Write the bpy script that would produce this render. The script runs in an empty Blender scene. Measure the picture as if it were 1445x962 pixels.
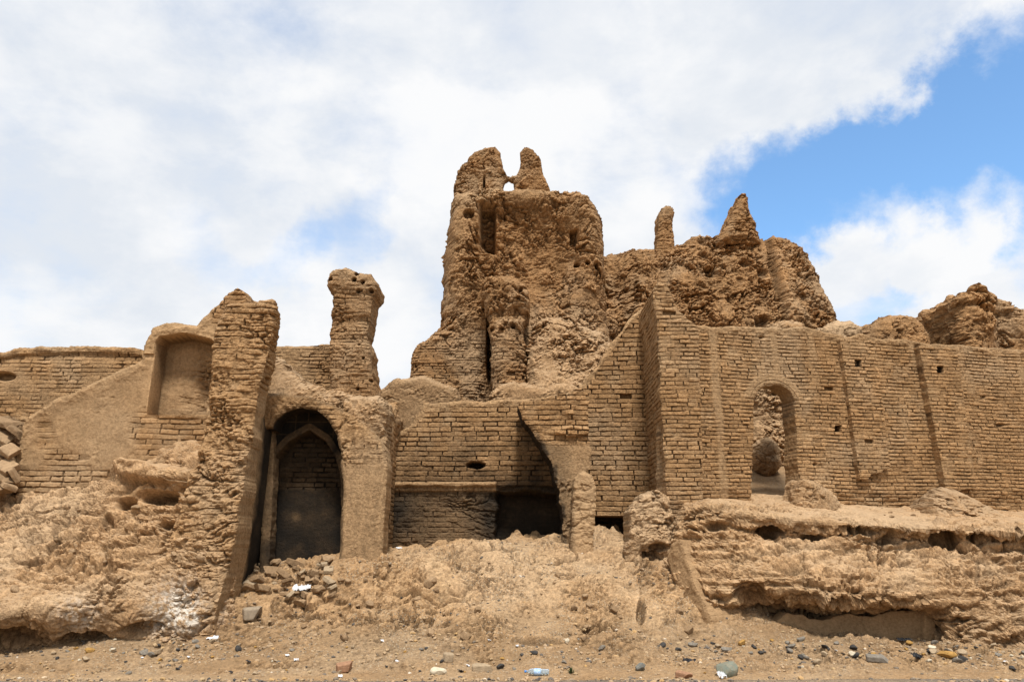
import bpy, math, random
import numpy as np
from mathutils import Vector, Matrix, noise as mnoise

random.seed(7)
RNG = np.random.default_rng(7)
C = bpy.context.scene.collection

# ------------------------------------------------------------------ camera model
F, CX, CY, H, PT = 1050.0, 722.5, 481.0, 1.7, math.radians(15.5)
cP, sP = math.cos(PT), math.sin(PT)

def ray(px, py):
    a, b = (px - CX) / F, (CY - py) / F
    return np.array([a, cP - b * sP, sP + b * cP])

def at(px, py, Y):
    d = ray(px, py)
    t = Y / d[1]
    return np.array([d[0] * t, Y, H + d[2] * t])

def project(P):
    fw = P[..., 1] * cP + (P[..., 2] - H) * sP
    up = -P[..., 1] * sP + (P[..., 2] - H) * cP
    return CX + F * P[..., 0] / fw, CY - F * up / fw

# ------------------------------------------------------------------ noise
def hsh(ix, iy, iz, seed=0):
    h = (ix.astype(np.uint32) * np.uint32(374761393) + iy.astype(np.uint32) * np.uint32(668265263)
         + iz.astype(np.uint32) * np.uint32(2147483647) + np.uint32((seed * 1274126177) & 0xffffffff))
    h = (h ^ (h >> np.uint32(13))) * np.uint32(1274126177)
    h = (h ^ (h >> np.uint32(16))) * np.uint32(2246822519)
    return h ^ (h >> np.uint32(15))

def h01(ix, iy=None, iz=None, seed=0):
    z = np.zeros_like(ix)
    return hsh(ix, z if iy is None else iy, z if iz is None else iz, seed).astype(np.float64) / 4294967295.0

def gnoise(P, seed=0):
    I = np.floor(P).astype(np.int64)
    f = P - I
    w = f * f * f * (f * (f * 6 - 15) + 10)
    out = np.zeros(P.shape[:-1])
    for dx in (0, 1):
        wx = w[..., 0] if dx else 1 - w[..., 0]
        for dy in (0, 1):
            wy = w[..., 1] if dy else 1 - w[..., 1]
            for dz in (0, 1):
                wz = w[..., 2] if dz else 1 - w[..., 2]
                h = hsh(I[..., 0] + dx, I[..., 1] + dy, I[..., 2] + dz, seed)
                gx = (h & np.uint32(1023)).astype(np.float64) / 511.5 - 1
                gy = ((h >> np.uint32(10)) & np.uint32(1023)).astype(np.float64) / 511.5 - 1
                gz = ((h >> np.uint32(20)) & np.uint32(1023)).astype(np.float64) / 511.5 - 1
                out += wx * wy * wz * (gx * (f[..., 0] - dx) + gy * (f[..., 1] - dy) + gz * (f[..., 2] - dz))
    return out * 1.25

def fbm(P, sc=1.0, octv=4, seed=0, gain=.5, ridged=False):
    P = P * sc
    a, s, tot = 1.0, np.zeros(P.shape[:-1]), 0
    for o in range(octv):
        n = gnoise(P + 17.3 * o, seed + o)
        if ridged:
            n = 1 - 2 * np.abs(n)
        s += a * n
        tot += a
        a *= gain
        P = P * 2.03
    return s / tot

def worley(P, sc=1.0, seed=0, jit=.8):
    P = P * sc
    I = np.floor(P - .5).astype(np.int64)
    f1 = np.full(P.shape[:-1], 9.0)
    f2 = np.full(P.shape[:-1], 9.0)
    cid = np.zeros(P.shape[:-1])
    for dx in (0, 1):
        for dy in (0, 1):
            for dz in (0, 1):
                h = hsh(I[..., 0] + dx, I[..., 1] + dy, I[..., 2] + dz, seed)
                qx = I[..., 0] + dx + .5 + jit * ((h & np.uint32(1023)).astype(np.float64) / 1023 - .5)
                qy = I[..., 1] + dy + .5 + jit * (((h >> np.uint32(10)) & np.uint32(1023)).astype(np.float64) / 1023 - .5)
                qz = I[..., 2] + dz + .5 + jit * (((h >> np.uint32(20)) & np.uint32(1023)).astype(np.float64) / 1023 - .5)
                d = np.sqrt((qx - P[..., 0])**2 + (qy - P[..., 1])**2 + (qz - P[..., 2])**2)
                new = d < f1
                f2 = np.where(new, f1, np.minimum(f2, d))
                cid = np.where(new, (h >> np.uint32(4)).astype(np.float64) % 1000 / 1000, cid)
                f1 = np.where(new, d, f1)
    return f1, f2, cid

def sstep(a, b, x):
    t = np.clip((x - a) / (b - a), 0, 1)
    return t * t * (3 - 2 * t)

def gs(c, x, y, rx, ry=None):
    ry = ry or rx
    return np.exp(-((c.px - x) / rx)**2 - ((c.py - y) / ry)**2)

def box(c, x0, y0, x1, y1, e=1.5):
    return (sstep(x0 - e, x0 + e, c.px) * (1 - sstep(x1 - e, x1 + e, c.px))
            * sstep(y0 - e, y0 + e, c.py) * (1 - sstep(y1 - e, y1 + e, c.py)))

# ------------------------------------------------------------------ object helpers
def tag(o, label=None, cat=None, group=None, kind=None):
    if label: o['label'] = label
    if cat: o['category'] = cat
    if group: o['group'] = group
    if kind: o['kind'] = kind
    return o

def mesh_obj(name, V, faces, mat, parent=None, msk=None, smooth=True, origin=None):
    """V (n,3) world coords, faces (m,4) or (m,3) int arrays / list of arrays"""
    if not isinstance(faces, list):
        faces = [faces]
    V = np.asarray(V, float)
    if parent is not None:
        o0 = np.array(parent['_o'])
    else:
        o0 = np.array(origin) if origin is not None else np.array([V[:, 0].mean(), V[:, 1].mean(), V[:, 2].min()])
    me = bpy.data.meshes.new(name)
    L = np.concatenate([f.ravel() for f in faces]).astype(np.int32)
    cnt = np.concatenate([np.full(len(f), f.shape[1]) for f in faces])
    st = np.concatenate([[0], np.cumsum(cnt)[:-1]]).astype(np.int32)
    me.vertices.add(len(V))
    me.loops.add(len(L))
    me.polygons.add(len(cnt))
    me.vertices.foreach_set('co', (V - o0).astype(np.float32).ravel())
    me.loops.foreach_set('vertex_index', L)
    me.polygons.foreach_set('loop_start', st)
    me.polygons.foreach_set('use_smooth', np.full(len(cnt), smooth))
    me.update(calc_edges=True)
    if msk is not None:
        a = me.attributes.new('msk', 'FLOAT_COLOR', 'POINT')
        a.data.foreach_set('color', msk.astype(np.float32).ravel())
    me.materials.append(mat)
    o = bpy.data.objects.new(name, me)
    C.objects.link(o)
    if parent is not None:
        o.parent = parent
    else:
        o.location = o0
    o['_o'] = [float(x) for x in o0]
    return o

class Plane:
    def __init__(s, a, b):          # a, b = (x, y) plan points, front faces the right-hand side of b-a turned to the viewer
        s.o = np.array(a, float)
        d = np.array(b, float) - s.o
        s.t = d / np.linalg.norm(d)
        s.n = np.array([s.t[1], -s.t[0]])
    def uv(s, px, py):
        d = ray(px, py)
        # (o + k*d - s.o).n = 0
        k = (s.o @ s.n) / (d[:2] @ s.n)
        p = d[:2] * k
        return ((p - s.o) @ s.t, H + d[2] * k)
    def pos(s, u, v, w=0):
        P = np.empty(np.shape(u) + (3,))
        P[..., 0] = s.o[0] + s.t[0] * u + s.n[0] * w
        P[..., 1] = s.o[1] + s.t[1] * u + s.n[1] * w
        P[..., 2] = v
        return P

def frontal(Y):
    return Plane((0, Y), (1, Y))

def through(pxa, Ya, pxb, Yb, py=600):
    A, B = at(pxa, py, Ya), at(pxb, py, Yb)
    return Plane(A[:2], B[:2])

def poly_sd(U, V, poly):
    poly = np.asarray(poly, float)
    d2 = np.full(U.shape, 1e9)
    ins = np.zeros(U.shape, bool)
    n = len(poly)
    for i in range(n):
        x0, y0 = poly[i]
        x1, y1 = poly[(i + 1) % n]
        ex, ey = x1 - x0, y1 - y0
        L = ex * ex + ey * ey
        if L < 1e-12: continue
        t = np.clip(((U - x0) * ex + (V - y0) * ey) / L, 0, 1)
        d2 = np.minimum(d2, (U - x0 - t * ex)**2 + (V - y0 - t * ey)**2)
        if y0 != y1:
            c = ((y0 > V) != (y1 > V)) & (U < ex * (V - y0) / (y1 - y0) + x0)
            ins ^= c
    d = np.sqrt(d2)
    return np.where(ins, d, -d)

class Ctx: pass

def blur2(A, r):
    for ax in (0, 1):
        p = np.pad(A, [(r + 1, r) if k == ax else (0, 0) for k in (0, 1)], mode='edge')
        cs = np.cumsum(p, axis=ax)
        n_ = A.shape[ax]
        hi = np.take(cs, np.arange(2 * r + 1, 2 * r + 1 + n_), axis=ax)
        lo = np.take(cs, np.arange(0, n_), axis=ax)
        A = (hi - lo) / (2 * r + 1)
    return A

def cavity_shade(h, res, w=None, near=.05, far=.22):
    """-1..1 crevice shading painted into the tone: high spots paler, hollows darker"""
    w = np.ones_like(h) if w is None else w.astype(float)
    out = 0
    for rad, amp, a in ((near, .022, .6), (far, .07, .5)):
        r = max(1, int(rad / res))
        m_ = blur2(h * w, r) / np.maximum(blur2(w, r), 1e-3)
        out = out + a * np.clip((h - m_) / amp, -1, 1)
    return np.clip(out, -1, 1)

CAV_K = .5  # strength of the crevice shading painted into the base colour tone
def slab(name, plane, poly, mat, res=.03, thick=1.0, relief=None, edge=(.05, 2.0), R=.12, holes=(),
         parent=None, side=None, sres=None, seed=0, uvpoly=False, smooth=True, fade=False, attr=None, sattr=None):
    """solid wall piece: silhouette poly (pixels laid onto the plane, or uv), front relief, thickness, rough sides"""
    pl = [p if uvpoly else plane.uv(*p) for p in poly]
    pl = np.array(pl)
    hs = [np.array([p if uvpoly else plane.uv(*p) for p in h]) for h in holes]
    mn, mx = pl.min(0) - .25, pl.max(0) + .25
    us = np.arange(mn[0], mx[0], res)
    vs = np.arange(mn[1], mx[1], res)
    U, V = np.meshgrid(us, vs)
    sd = poly_sd(U, V, pl)
    for h in hs:
        sd = np.minimum(sd, -poly_sd(U, V, h))
    P0 = plane.pos(U, V)
    if edge[0] > 0:
        sd = sd + edge[0] * fbm(P0, edge[1], 4, seed + 50, gain=.55) * 1.6
    mask = sd > 0
    cell = mask[:-1, :-1] & mask[1:, :-1] & mask[:-1, 1:] & mask[1:, 1:]
    used = np.zeros_like(mask)
    used[:-1, :-1] |= cell; used[1:, :-1] |= cell; used[:-1, 1:] |= cell; used[1:, 1:] |= cell
    # boundary: pull outer vertices onto the outline
    gv, gu = np.gradient(sd, res)
    gl = np.sqrt(gu**2 + gv**2) + 1e-6
    gu, gv = gu / gl, gv / gl
    cp = np.zeros((cell.shape[0] + 2, cell.shape[1] + 2), bool)
    cp[1:-1, 1:-1] = cell
    ncell = cp[:-1, :-1].astype(int) + cp[1:, :-1] + cp[:-1, 1:] + cp[1:, 1:]
    bnd = used & (ncell < 4)
    sh = np.where(bnd, np.clip(sd, 0, 1.2 * res), 0)
    U = U - gu * sh
    V = V - gv * sh
    idx = np.full(mask.shape, -1)
    idx[used] = np.arange(used.sum())
    n = int(used.sum())
    c = Ctx()
    c.u, c.v, c.sd = U[used], V[used], sd[used]
    c.P = plane.pos(c.u, c.v)
    c.px, c.py = project(c.P)
    c.w = np.zeros(n)
    h = np.zeros(n)
    m = np.zeros((n, 4))
    if relief is not None:
        h, m = relief(c)
    full_h = np.zeros(mask.shape); full_h[used] = h
    m = m.copy()
    m[:, 1] = np.clip(m[:, 1] + CAV_K * cavity_shade(full_h, res, used)[used], 0, 1)
    salt = getattr(c, 'salt', None)
    dd = np.clip(c.sd, 0, R)
    h = h + np.sqrt(np.maximum(R * R - (R - dd)**2, 0)) * (1 if R > .2 else 0) - (0 if R > .2 else 1) * (R - np.sqrt(np.maximum(R * R - (R - dd)**2, 0)))
    front = plane.pos(c.u, c.v, h)
    ii, jj = np.nonzero(cell)
    quads = np.stack([idx[ii, jj], idx[ii, jj + 1], idx[ii + 1, jj + 1], idx[ii + 1, jj]], 1)
    # directed boundary edges
    E = []
    up = cp[2:, 1:-1]; dn = cp[:-2, 1:-1]; rt = cp[1:-1, 2:]; lf = cp[1:-1, :-2]
    a, b = np.nonzero(cell & ~dn); E.append(np.stack([idx[a, b], idx[a, b + 1]], 1))
    a, b = np.nonzero(cell & ~rt); E.append(np.stack([idx[a, b + 1], idx[a + 1, b + 1]], 1))
    a, b = np.nonzero(cell & ~up); E.append(np.stack([idx[a + 1, b + 1], idx[a + 1, b]], 1))
    a, b = np.nonzero(cell & ~lf); E.append(np.stack([idx[a + 1, b], idx[a, b]], 1))
    E = np.concatenate(E)
    bv = np.unique(E)
    bmap = np.full(n, -1)
    bmap[bv] = np.arange(len(bv))
    nb = len(bv)
    og = np.stack([-gu[used][bv], -gv[used][bv]], 1)      # outward in-plane
    sres = sres or max(res * 2, .05)
    S = max(2, int(round(thick / sres)))
    layers = [front]
    msks = [m]
    faces = [quads]
    prev = bv
    base = n
    for k in range(1, S + 1):
        f = k / S
        w = h[bv] * (1 - f) - thick * f
        uu, vv = c.u[bv], c.v[bv]
        Pk = plane.pos(uu, vv, w)
        cs = Ctx(); cs.P = Pk; cs.u = uu; cs.v = vv; cs.w = -w; cs.px, cs.py = project(Pk); cs.ou, cs.ov = og[:, 0], og[:, 1]; cs.sd = np.full(nb, .3)
        if k < S or True:
            if side is not None:
                o_, mk = side(cs)
            else:
                o_ = .6 * R * (fbm(Pk, 2.5, 3, seed + 9)) + .02 * fbm(Pk, 9, 2, seed + 3)
                mk = m[bv]
            ramp = min(1, k * thick / S / .12)
            if fade: ramp *= (1 - .6 * f)
            o_ = o_ * ramp
            Pk = plane.pos(uu + og[:, 0] * o_, vv + og[:, 1] * o_, w)
        layers.append(Pk)
        msks.append(mk)
        cur = base + np.arange(nb)
        e0, e1 = bmap[E[:, 0]], bmap[E[:, 1]]
        p0 = prev[e0]; p1 = prev[e1]
        faces.append(np.stack([p1, p0, cur[e0], cur[e1]], 1))
        prev = cur
        base += nb
    # back: interior vertices + last layer
    inter = np.setdiff1d(np.arange(n), bv)
    bk = np.empty(n, int)
    bk[bv] = prev
    bk[inter] = base + np.arange(len(inter))
    layers.append(plane.pos(c.u[inter], c.v[inter], -thick))
    msks.append(m[inter])
    faces.append(bk[quads][:, ::-1])
    o = mesh_obj(name, np.concatenate(layers), faces, mat, parent, np.concatenate(msks), False)
    if salt is not None:
        a_ = o.data.attributes.new('salt', 'FLOAT', 'POINT')
        sv = np.zeros(len(o.data.vertices), np.float32); sv[:n] = salt
        a_.data.foreach_set('value', sv)
    return o

# ------------------------------------------------------------------ relief vocabulary
def z3(u, v, k=0.0):
    return np.stack([u, v, np.full_like(u, k)], -1)

def bricks(u, v, ch=.096, bl=.24, gap=.0115, depth=.05, seed=0, wob=.02, keep=None):
    """course relief -> height, mortar mask, brick tone"""
    q = z3(u, v, seed * 3.1)
    vv = (v + wob * fbm(q, .7, 2, seed) + .05 * gnoise(q * .35, seed + 23) + .006 * gnoise(q * 4.5, seed + 1)) / ch
    i = np.floor(vv).astype(np.int64)
    fv = vv - i
    uu = u / bl + h01(i, seed=seed + 2) * 5 + .45 * gnoise(np.stack([u * 2.1, i * 7.13, np.full_like(u, seed)], -1), seed + 3)
    j = np.floor(uu).astype(np.int64)
    fu = uu - j
    rb = h01(i, j, seed=seed + 4)
    rb2 = h01(i, j, seed=seed + 5)
    dv = np.minimum(fv, 1 - fv) * ch + .004 * gnoise(q * 22, seed + 6)
    du = np.minimum(fu, 1 - fu) * bl + .004 * gnoise(q * 24, seed + 7)
    fill = sstep(-.22, .22, fbm(q, 2.6, 4, seed + 8, gain=.6)) * (.35 + .65 * sstep(-.3, .2, fbm(q * np.array([1.0, 2.6, 1]), 4.2, 2, seed + 18)))
    fill2 = sstep(-.3, .3, fbm(q, 3.1, 3, seed + 9))
    jv = h01(i, np.where(fu < .5, j, j + 1), seed=seed + 10) > .45
    g = gap * (.55 + .9 * fill2)
    mh = (1 - sstep(g * .5, g * 1.1, dv)) * (.10 + .90 * fill)
    mv = (1 - sstep(g * .5, g * 1.05, du)) * (.25 + .85 * sstep(-.3, .3, fbm(q, 5.1, 2, seed + 19))) * jv
    mm = np.maximum(mh, mv)
    rnd = sstep(0, .02, np.minimum(dv, du))
    worn = sstep(.0, .35, fbm(q, 1.7, 3, seed + 20))
    h = (rb - .5) * .022 + (fu - .5) * (rb2 - .5) * .03 - .005 * (1 - rnd)
    h += .010 * fbm(q, 16, 3, seed + 21, gain=.6) - .02 * worn * np.maximum(0, fbm(q, 7, 3, seed + 22))
    h = h * (1 - mm) - depth * mm
    h = np.where((rb2 < .0012), -.11, h)
    return h, mm, .5 + .42 * (rb - .5)

def pack(n, mort=0, tone=.5, soot=0, plast=0):
    m = np.zeros((n, 4))
    m[:, 0] = mort; m[:, 1] = tone; m[:, 2] = soot; m[:, 3] = plast
    return m

def crumb(P, seed, sc, amp):
    """angular lumps half buried in the surface"""
    wv = np.stack([gnoise(P * sc * .8, seed + 1), gnoise(P * sc * .8, seed + 2), gnoise(P * sc * .8, seed + 3)], -1)
    f1, f2, cid = worley(P + wv * .7 / sc, sc, seed)
    lump = np.sqrt(np.maximum(0, .33 - f1 * f1)) * 1.5 * sstep(.3, .75, cid)
    return amp * (lump - .5 * (1 - sstep(.0, .16, f2 - f1)) * sstep(.3, .7, cid))

def erode(P, seed=0, big=.12, mid=.06, fine=.022, strata=.0, clod=.05, bs=.9):
    """crumbling mud surface"""
    h = big * fbm(P, bs, 3, seed)
    pt = .40 + .95 * sstep(-.22, .28, fbm(P, .85, 3, seed + 51))
    mid, fine, clod = mid * pt, fine * pt, clod * np.minimum(pt * 1.1, 1.3)
    wv = np.stack([gnoise(P * 1.3, seed + 2), gnoise(P * 1.3, seed + 3), gnoise(P * 1.3, seed + 4)], -1)
    Q = P + .25 * wv
    rg = fbm(Q, 1.7, 5, seed + 11, gain=.6)
    cr = np.abs(fbm(Q * np.array([1, 1, 1.5]), 1.5, 4, seed + 12, gain=.6))
    h += mid * (1.9 * rg - 1.3 * np.maximum(0, .10 - cr) / .10 * sstep(-.1, .2, fbm(P, .9, 2, seed + 13)))
    # broken faces: terraced facets
    t = fbm(Q, 1.1, 3, seed + 15) * 5
    ft = t - np.floor(t)
    h += mid * .3 * (sstep(.0, .3, ft) - ft)
    h += mid * .5 * fbm(P, 5.5, 4, seed + 16, gain=.65)
    if np.max(clod) > 0:
        g = sstep(.0, .3, fbm(P, .9, 3, seed + 21))
        h += g * crumb(P, seed + 5, 4.2, clod * 1.1) + sstep(-.2, .2, fbm(P, 1.3, 2, seed + 22)) * crumb(P, seed + 6, 9.5, clod * .45)
    if strata:
        z = P[..., 2] * 8.5 + 1.6 * fbm(P, .9, 3, seed + 31)
        i = np.floor(z).astype(np.int64)
        f = z - i
        q = np.stack([P[..., 0] * 3.4, P[..., 1] * 3.4, i * 5.7], -1)
        h += strata * (gnoise(q, seed + 33) * 1.2 - (1 - sstep(.0, .22, np.minimum(f, 1 - f))) * .8 * sstep(-.1, .3, gnoise(q * .5, seed + 34)))
    fn = fbm(P, 8, 3, seed + 41, gain=.7)
    h += fine * (1.5 * fn - 1.6 * np.maximum(0, np.abs(fn) * -1 + .06) * 3)
    return h

# ------------------------------------------------------------------ materials
class NB:
    def __init__(s, nt): s.nt = nt; s.L = nt.links
    def n(s, t, **k):
        nd = s.nt.nodes.new(t)
        for a, b in k.items(): setattr(nd, a, b)
        return nd
    def link(s, a, b): s.L.new(a, b)
    def val(s, sock, x):
        if isinstance(x, bpy.types.NodeSocket): s.link(x, sock)
        else: sock.default_value = x
    def math(s, op, a, b=0.0, c=0.0, clamp=False):
        m = s.n('ShaderNodeMath', operation=op, use_clamp=clamp)
        for i, x in enumerate((a, b, c)): s.val(m.inputs[i], x)
        return m.outputs[0]
    def mapr(s, x, a, b, c=0.0, d=1.0, smooth=True):
        m = s.n('ShaderNodeMapRange', interpolation_type='SMOOTHSTEP' if smooth else 'LINEAR')
        s.val(m.inputs[0], x)
        for i, y in enumerate((a, b, c, d)): s.val(m.inputs[i + 1], y)
        return m.outputs[0]
    def noise(s, vec, sc, det=5, rough=.55, dist=0.0):
        m = s.n('ShaderNodeTexNoise')
        s.link(vec, m.inputs['Vector'])
        m.inputs['Scale'].default_value = sc; m.inputs['Detail'].default_value = det
        m.inputs['Roughness'].default_value = rough; m.inputs['Distortion'].default_value = dist
        return m.outputs['Fac']
    def mix(s, f, a, b, mode='MIX'):
        m = s.n('ShaderNodeMix', data_type='RGBA', blend_type=mode)
        s.val(m.inputs[0], f)
        s.val(m.inputs[6], a if isinstance(a, bpy.types.NodeSocket) else (*a, 1))
        s.val(m.inputs[7], b if isinstance(b, bpy.types.NodeSocket) else (*b, 1))
        return m.outputs[2]

def new_mat(name):
    m = bpy.data.materials.new(name)
    m.use_nodes = True
    nt = m.node_tree
    nt.nodes.clear()
    b = NB(nt)
    out = b.n('ShaderNodeOutputMaterial')
    bs = b.n('ShaderNodeBsdfPrincipled')
    b.link(bs.outputs[0], out.inputs[0])
    return m, b, bs

def earth(name, ca, cb, cd, grain=.5, bump=.6, dust=.35, dustc=(.45, .30, .17), pebble=0.0, plc=(.32, .21, .112)):
    m, b, bs = new_mat(name)
    tc = b.n('ShaderNodeNewGeometry')
    pos = tc.outputs['Position']
    n1 = b.noise(pos, .55, 5, .6, .3)
    n2 = b.noise(pos, 3.1, 7, .62)
    n3 = b.noise(pos, 19, 6, .7)
    n4 = b.noise(pos, 75, 3, .65)
    col = b.mix(b.mapr(n1, .36, .64), ca, cb)
    col = b.mix(b.math('MULTIPLY', b.mapr(n2, .42, .70), .65), col, cd)
    at_ = b.n('ShaderNodeAttribute', attribute_name='msk')
    sp = b.n('ShaderNodeSeparateColor')
    b.link(at_.outputs['Color'], sp.inputs[0])
    mort, tone, soot = sp.outputs[0], sp.outputs[1], sp.outputs[2]
    plast = at_.outputs['Alpha']
    nh = b.noise(pos, .33, 4, .6, .5)
    col = b.mix(b.math('MULTIPLY', b.mapr(nh, .45, .62), .55), col, (.32, .23, .14))
    col = b.mix(b.math('MULTIPLY', b.mapr(b.noise(pos, 1.1, 5, .65), .55, .72), .5), col, (.35, .245, .14))
    # plaster coat
    pc = b.mix(b.mapr(n2, .35, .65), plc, tuple(x * .82 for x in plc))
    col = b.mix(b.math('MULTIPLY', plast, .8), col, pc)
    # tone of single bricks plus the crevice shading painted into it
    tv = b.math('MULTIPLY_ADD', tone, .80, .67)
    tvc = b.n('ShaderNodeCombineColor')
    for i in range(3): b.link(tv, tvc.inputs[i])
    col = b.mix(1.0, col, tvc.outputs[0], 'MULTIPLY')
    # grain
    gr = b.math('ADD', b.math('MULTIPLY', b.mapr(n3, .37, .63), .55 * grain), b.math('MULTIPLY', b.mapr(n4, .36, .64), .45 * grain))
    gv = b.math('ADD', gr, 1 - .5 * grain)
    gc = b.n('ShaderNodeCombineColor')
    for i in range(3): b.link(gv, gc.inputs[i])
    col = b.mix(1.0, col, gc.outputs[0], 'MULTIPLY')
    # dust on faces that look up
    sx = b.n('ShaderNodeSeparateXYZ')
    b.link(tc.outputs['Normal'], sx.inputs[0])
    up = b.mapr(sx.outputs[2], .35, .95)
    col = b.mix(b.math('MULTIPLY', up, b.math('MULTIPLY', b.mapr(n2, .3, .6), dust)), col, dustc)
    col = b.mix(b.math('MULTIPLY', mort, .62), col, (.075, .042, .02))
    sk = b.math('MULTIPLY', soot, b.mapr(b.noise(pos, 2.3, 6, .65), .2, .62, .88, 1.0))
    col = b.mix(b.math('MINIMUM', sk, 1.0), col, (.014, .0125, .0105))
    sa = b.n('ShaderNodeAttribute', attribute_name='salt')
    col = b.mix(b.math('MULTIPLY', sa.outputs['Fac'], b.mapr(b.noise(pos, 11, 6, .7), .40, .58)), col, (.62, .57, .49))
    if pebble:
        vo = b.n('ShaderNodeTexVoronoi')
        b.link(pos, vo.inputs['Vector']); vo.inputs['Scale'].default_value = 26
        pv = b.math('MULTIPLY', b.mapr(vo.outputs['Distance'], .42, .22), b.mapr(b.noise(pos, 1.4, 3), .40, .62))
        sc_ = b.n('ShaderNodeSeparateColor'); b.link(vo.outputs['Color'], sc_.inputs[0])
        pcol = b.mix(sc_.outputs[0], (.16, .13, .10), (.50, .40, .27))
        col = b.mix(b.math('MULTIPLY', pv, pebble), col, pcol)
    b.link(col, bs.inputs['Base Color'])
    bs.inputs['Roughness'].default_value = .95
    bs.inputs['Specular IOR Level'].default_value = .12
    hsum = b.math('ADD', b.math('MULTIPLY', n3, 1.0), b.math('MULTIPLY', n4, .45))
    if pebble:
        hsum = b.math('ADD', hsum, b.math('MULTIPLY', pv, .35))
    bp = b.n('ShaderNodeBump')
    bp.inputs['Strength'].default_value = bump
    bp.inputs['Distance'].default_value = .045
    b.link(hsum, bp.inputs['Height'])
    b.link(bp.outputs[0], bs.inputs['Normal'])
    return m

def simple(name, col, rough=.8, var=.3, sc=14, bump=.3, spec=.2, col2=None, objc=True):
    m, b, bs = new_mat(name)
    tc = b.n('ShaderNodeTexCoord')
    v = tc.outputs['Object']
    n1 = b.noise(v, sc, 5, .6)
    n2 = b.noise(v, sc * 5, 4, .6)
    c2 = col2 or tuple(x * (1 - var) for x in col)
    c = b.mix(b.mapr(n1, .3, .7), col, c2)
    c = b.mix(b.math('MULTIPLY', b.mapr(n2, .4, .75), .4), c, tuple(x * .55 for x in col))
    b.link(c, bs.inputs['Base Color'])
    bs.inputs['Roughness'].default_value = rough
    bs.inputs['Specular IOR Level'].default_value = spec
    bp = b.n('ShaderNodeBump'); bp.inputs['Strength'].default_value = bump; bp.inputs['Distance'].default_value = .01
    b.link(n2, bp.inputs['Height']); b.link(bp.outputs[0], bs.inputs['Normal'])
    return m

M_BRICK = earth('mudbrick', (0.306, 0.185, 0.088), (0.257, 0.151, 0.069), (0.204, 0.116, 0.050), grain=.8, bump=.8)
M_TOWER = earth('tower_mud', (0.297, 0.168, 0.075), (0.243, 0.135, 0.058), (0.189, 0.101, 0.041), grain=.9, bump=1.0, dust=.3)
M_BANK = earth('eroded_earth', (0.296, 0.187, 0.097), (0.248, 0.151, 0.075), (0.193, 0.112, 0.052), grain=.9, bump=.6, dust=.6, dustc=(.47, .33, .20))
M_GROUND = earth('debris_earth', (0.286, 0.183, 0.095), (0.236, 0.145, 0.072), (0.173, 0.103, 0.048), grain=.9, bump=.6, dust=.25, pebble=.8, dustc=(.44, .30, .17))
M_PLAST = earth('mud_plaster', (0.286, 0.171, 0.081), (0.252, 0.148, 0.069), (0.210, 0.121, 0.053), grain=.5, bump=.5, dust=.25)

# ------------------------------------------------------------------ RIGHT BRICK WALL
WR = through(985, 15.4, 1445, 17.2)

def putlog(c, pts):
    d = np.zeros_like(c.px)
    for (x, y, r) in pts:
        jx = 1.2 * gnoise(np.stack([c.py * .4, c.px * .1, c.px * 0 + x], -1))
        d = np.maximum(d, box(c, x - r + jx, y - r, x + r + jx, y + r, .8))
    return d

def cap(c, tops, seed, width=.16):
    """eroded mud along the top edge: 1 at top"""
    ytop = np.interp(c.px, [t[0] for t in tops], [t[1] for t in tops])
    dz = (c.py - ytop) * c.P[..., 1] / F
    wn = width * (1 + .9 * fbm(c.P, 1.6, 3, seed))
    return 1 - sstep(wn * .5, wn * 1.15, dz), dz

RT = [(940, 452), (985, 459), (1010, 461), (1050, 460), (1085, 463), (1120, 461), (1150, 464), (1165, 468), (1190, 474), (1215, 471),
      (1240, 478), (1270, 477), (1300, 483), (1330, 486), (1362, 487), (1400, 491), (1445, 493), (1500, 497), (1600, 502)]
win = [(1060, 740), (1065, 562), (1070, 550), (1080, 544), (1094, 541), (1106, 545), (1116, 553), (1122, 566), (1130, 740)]

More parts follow.
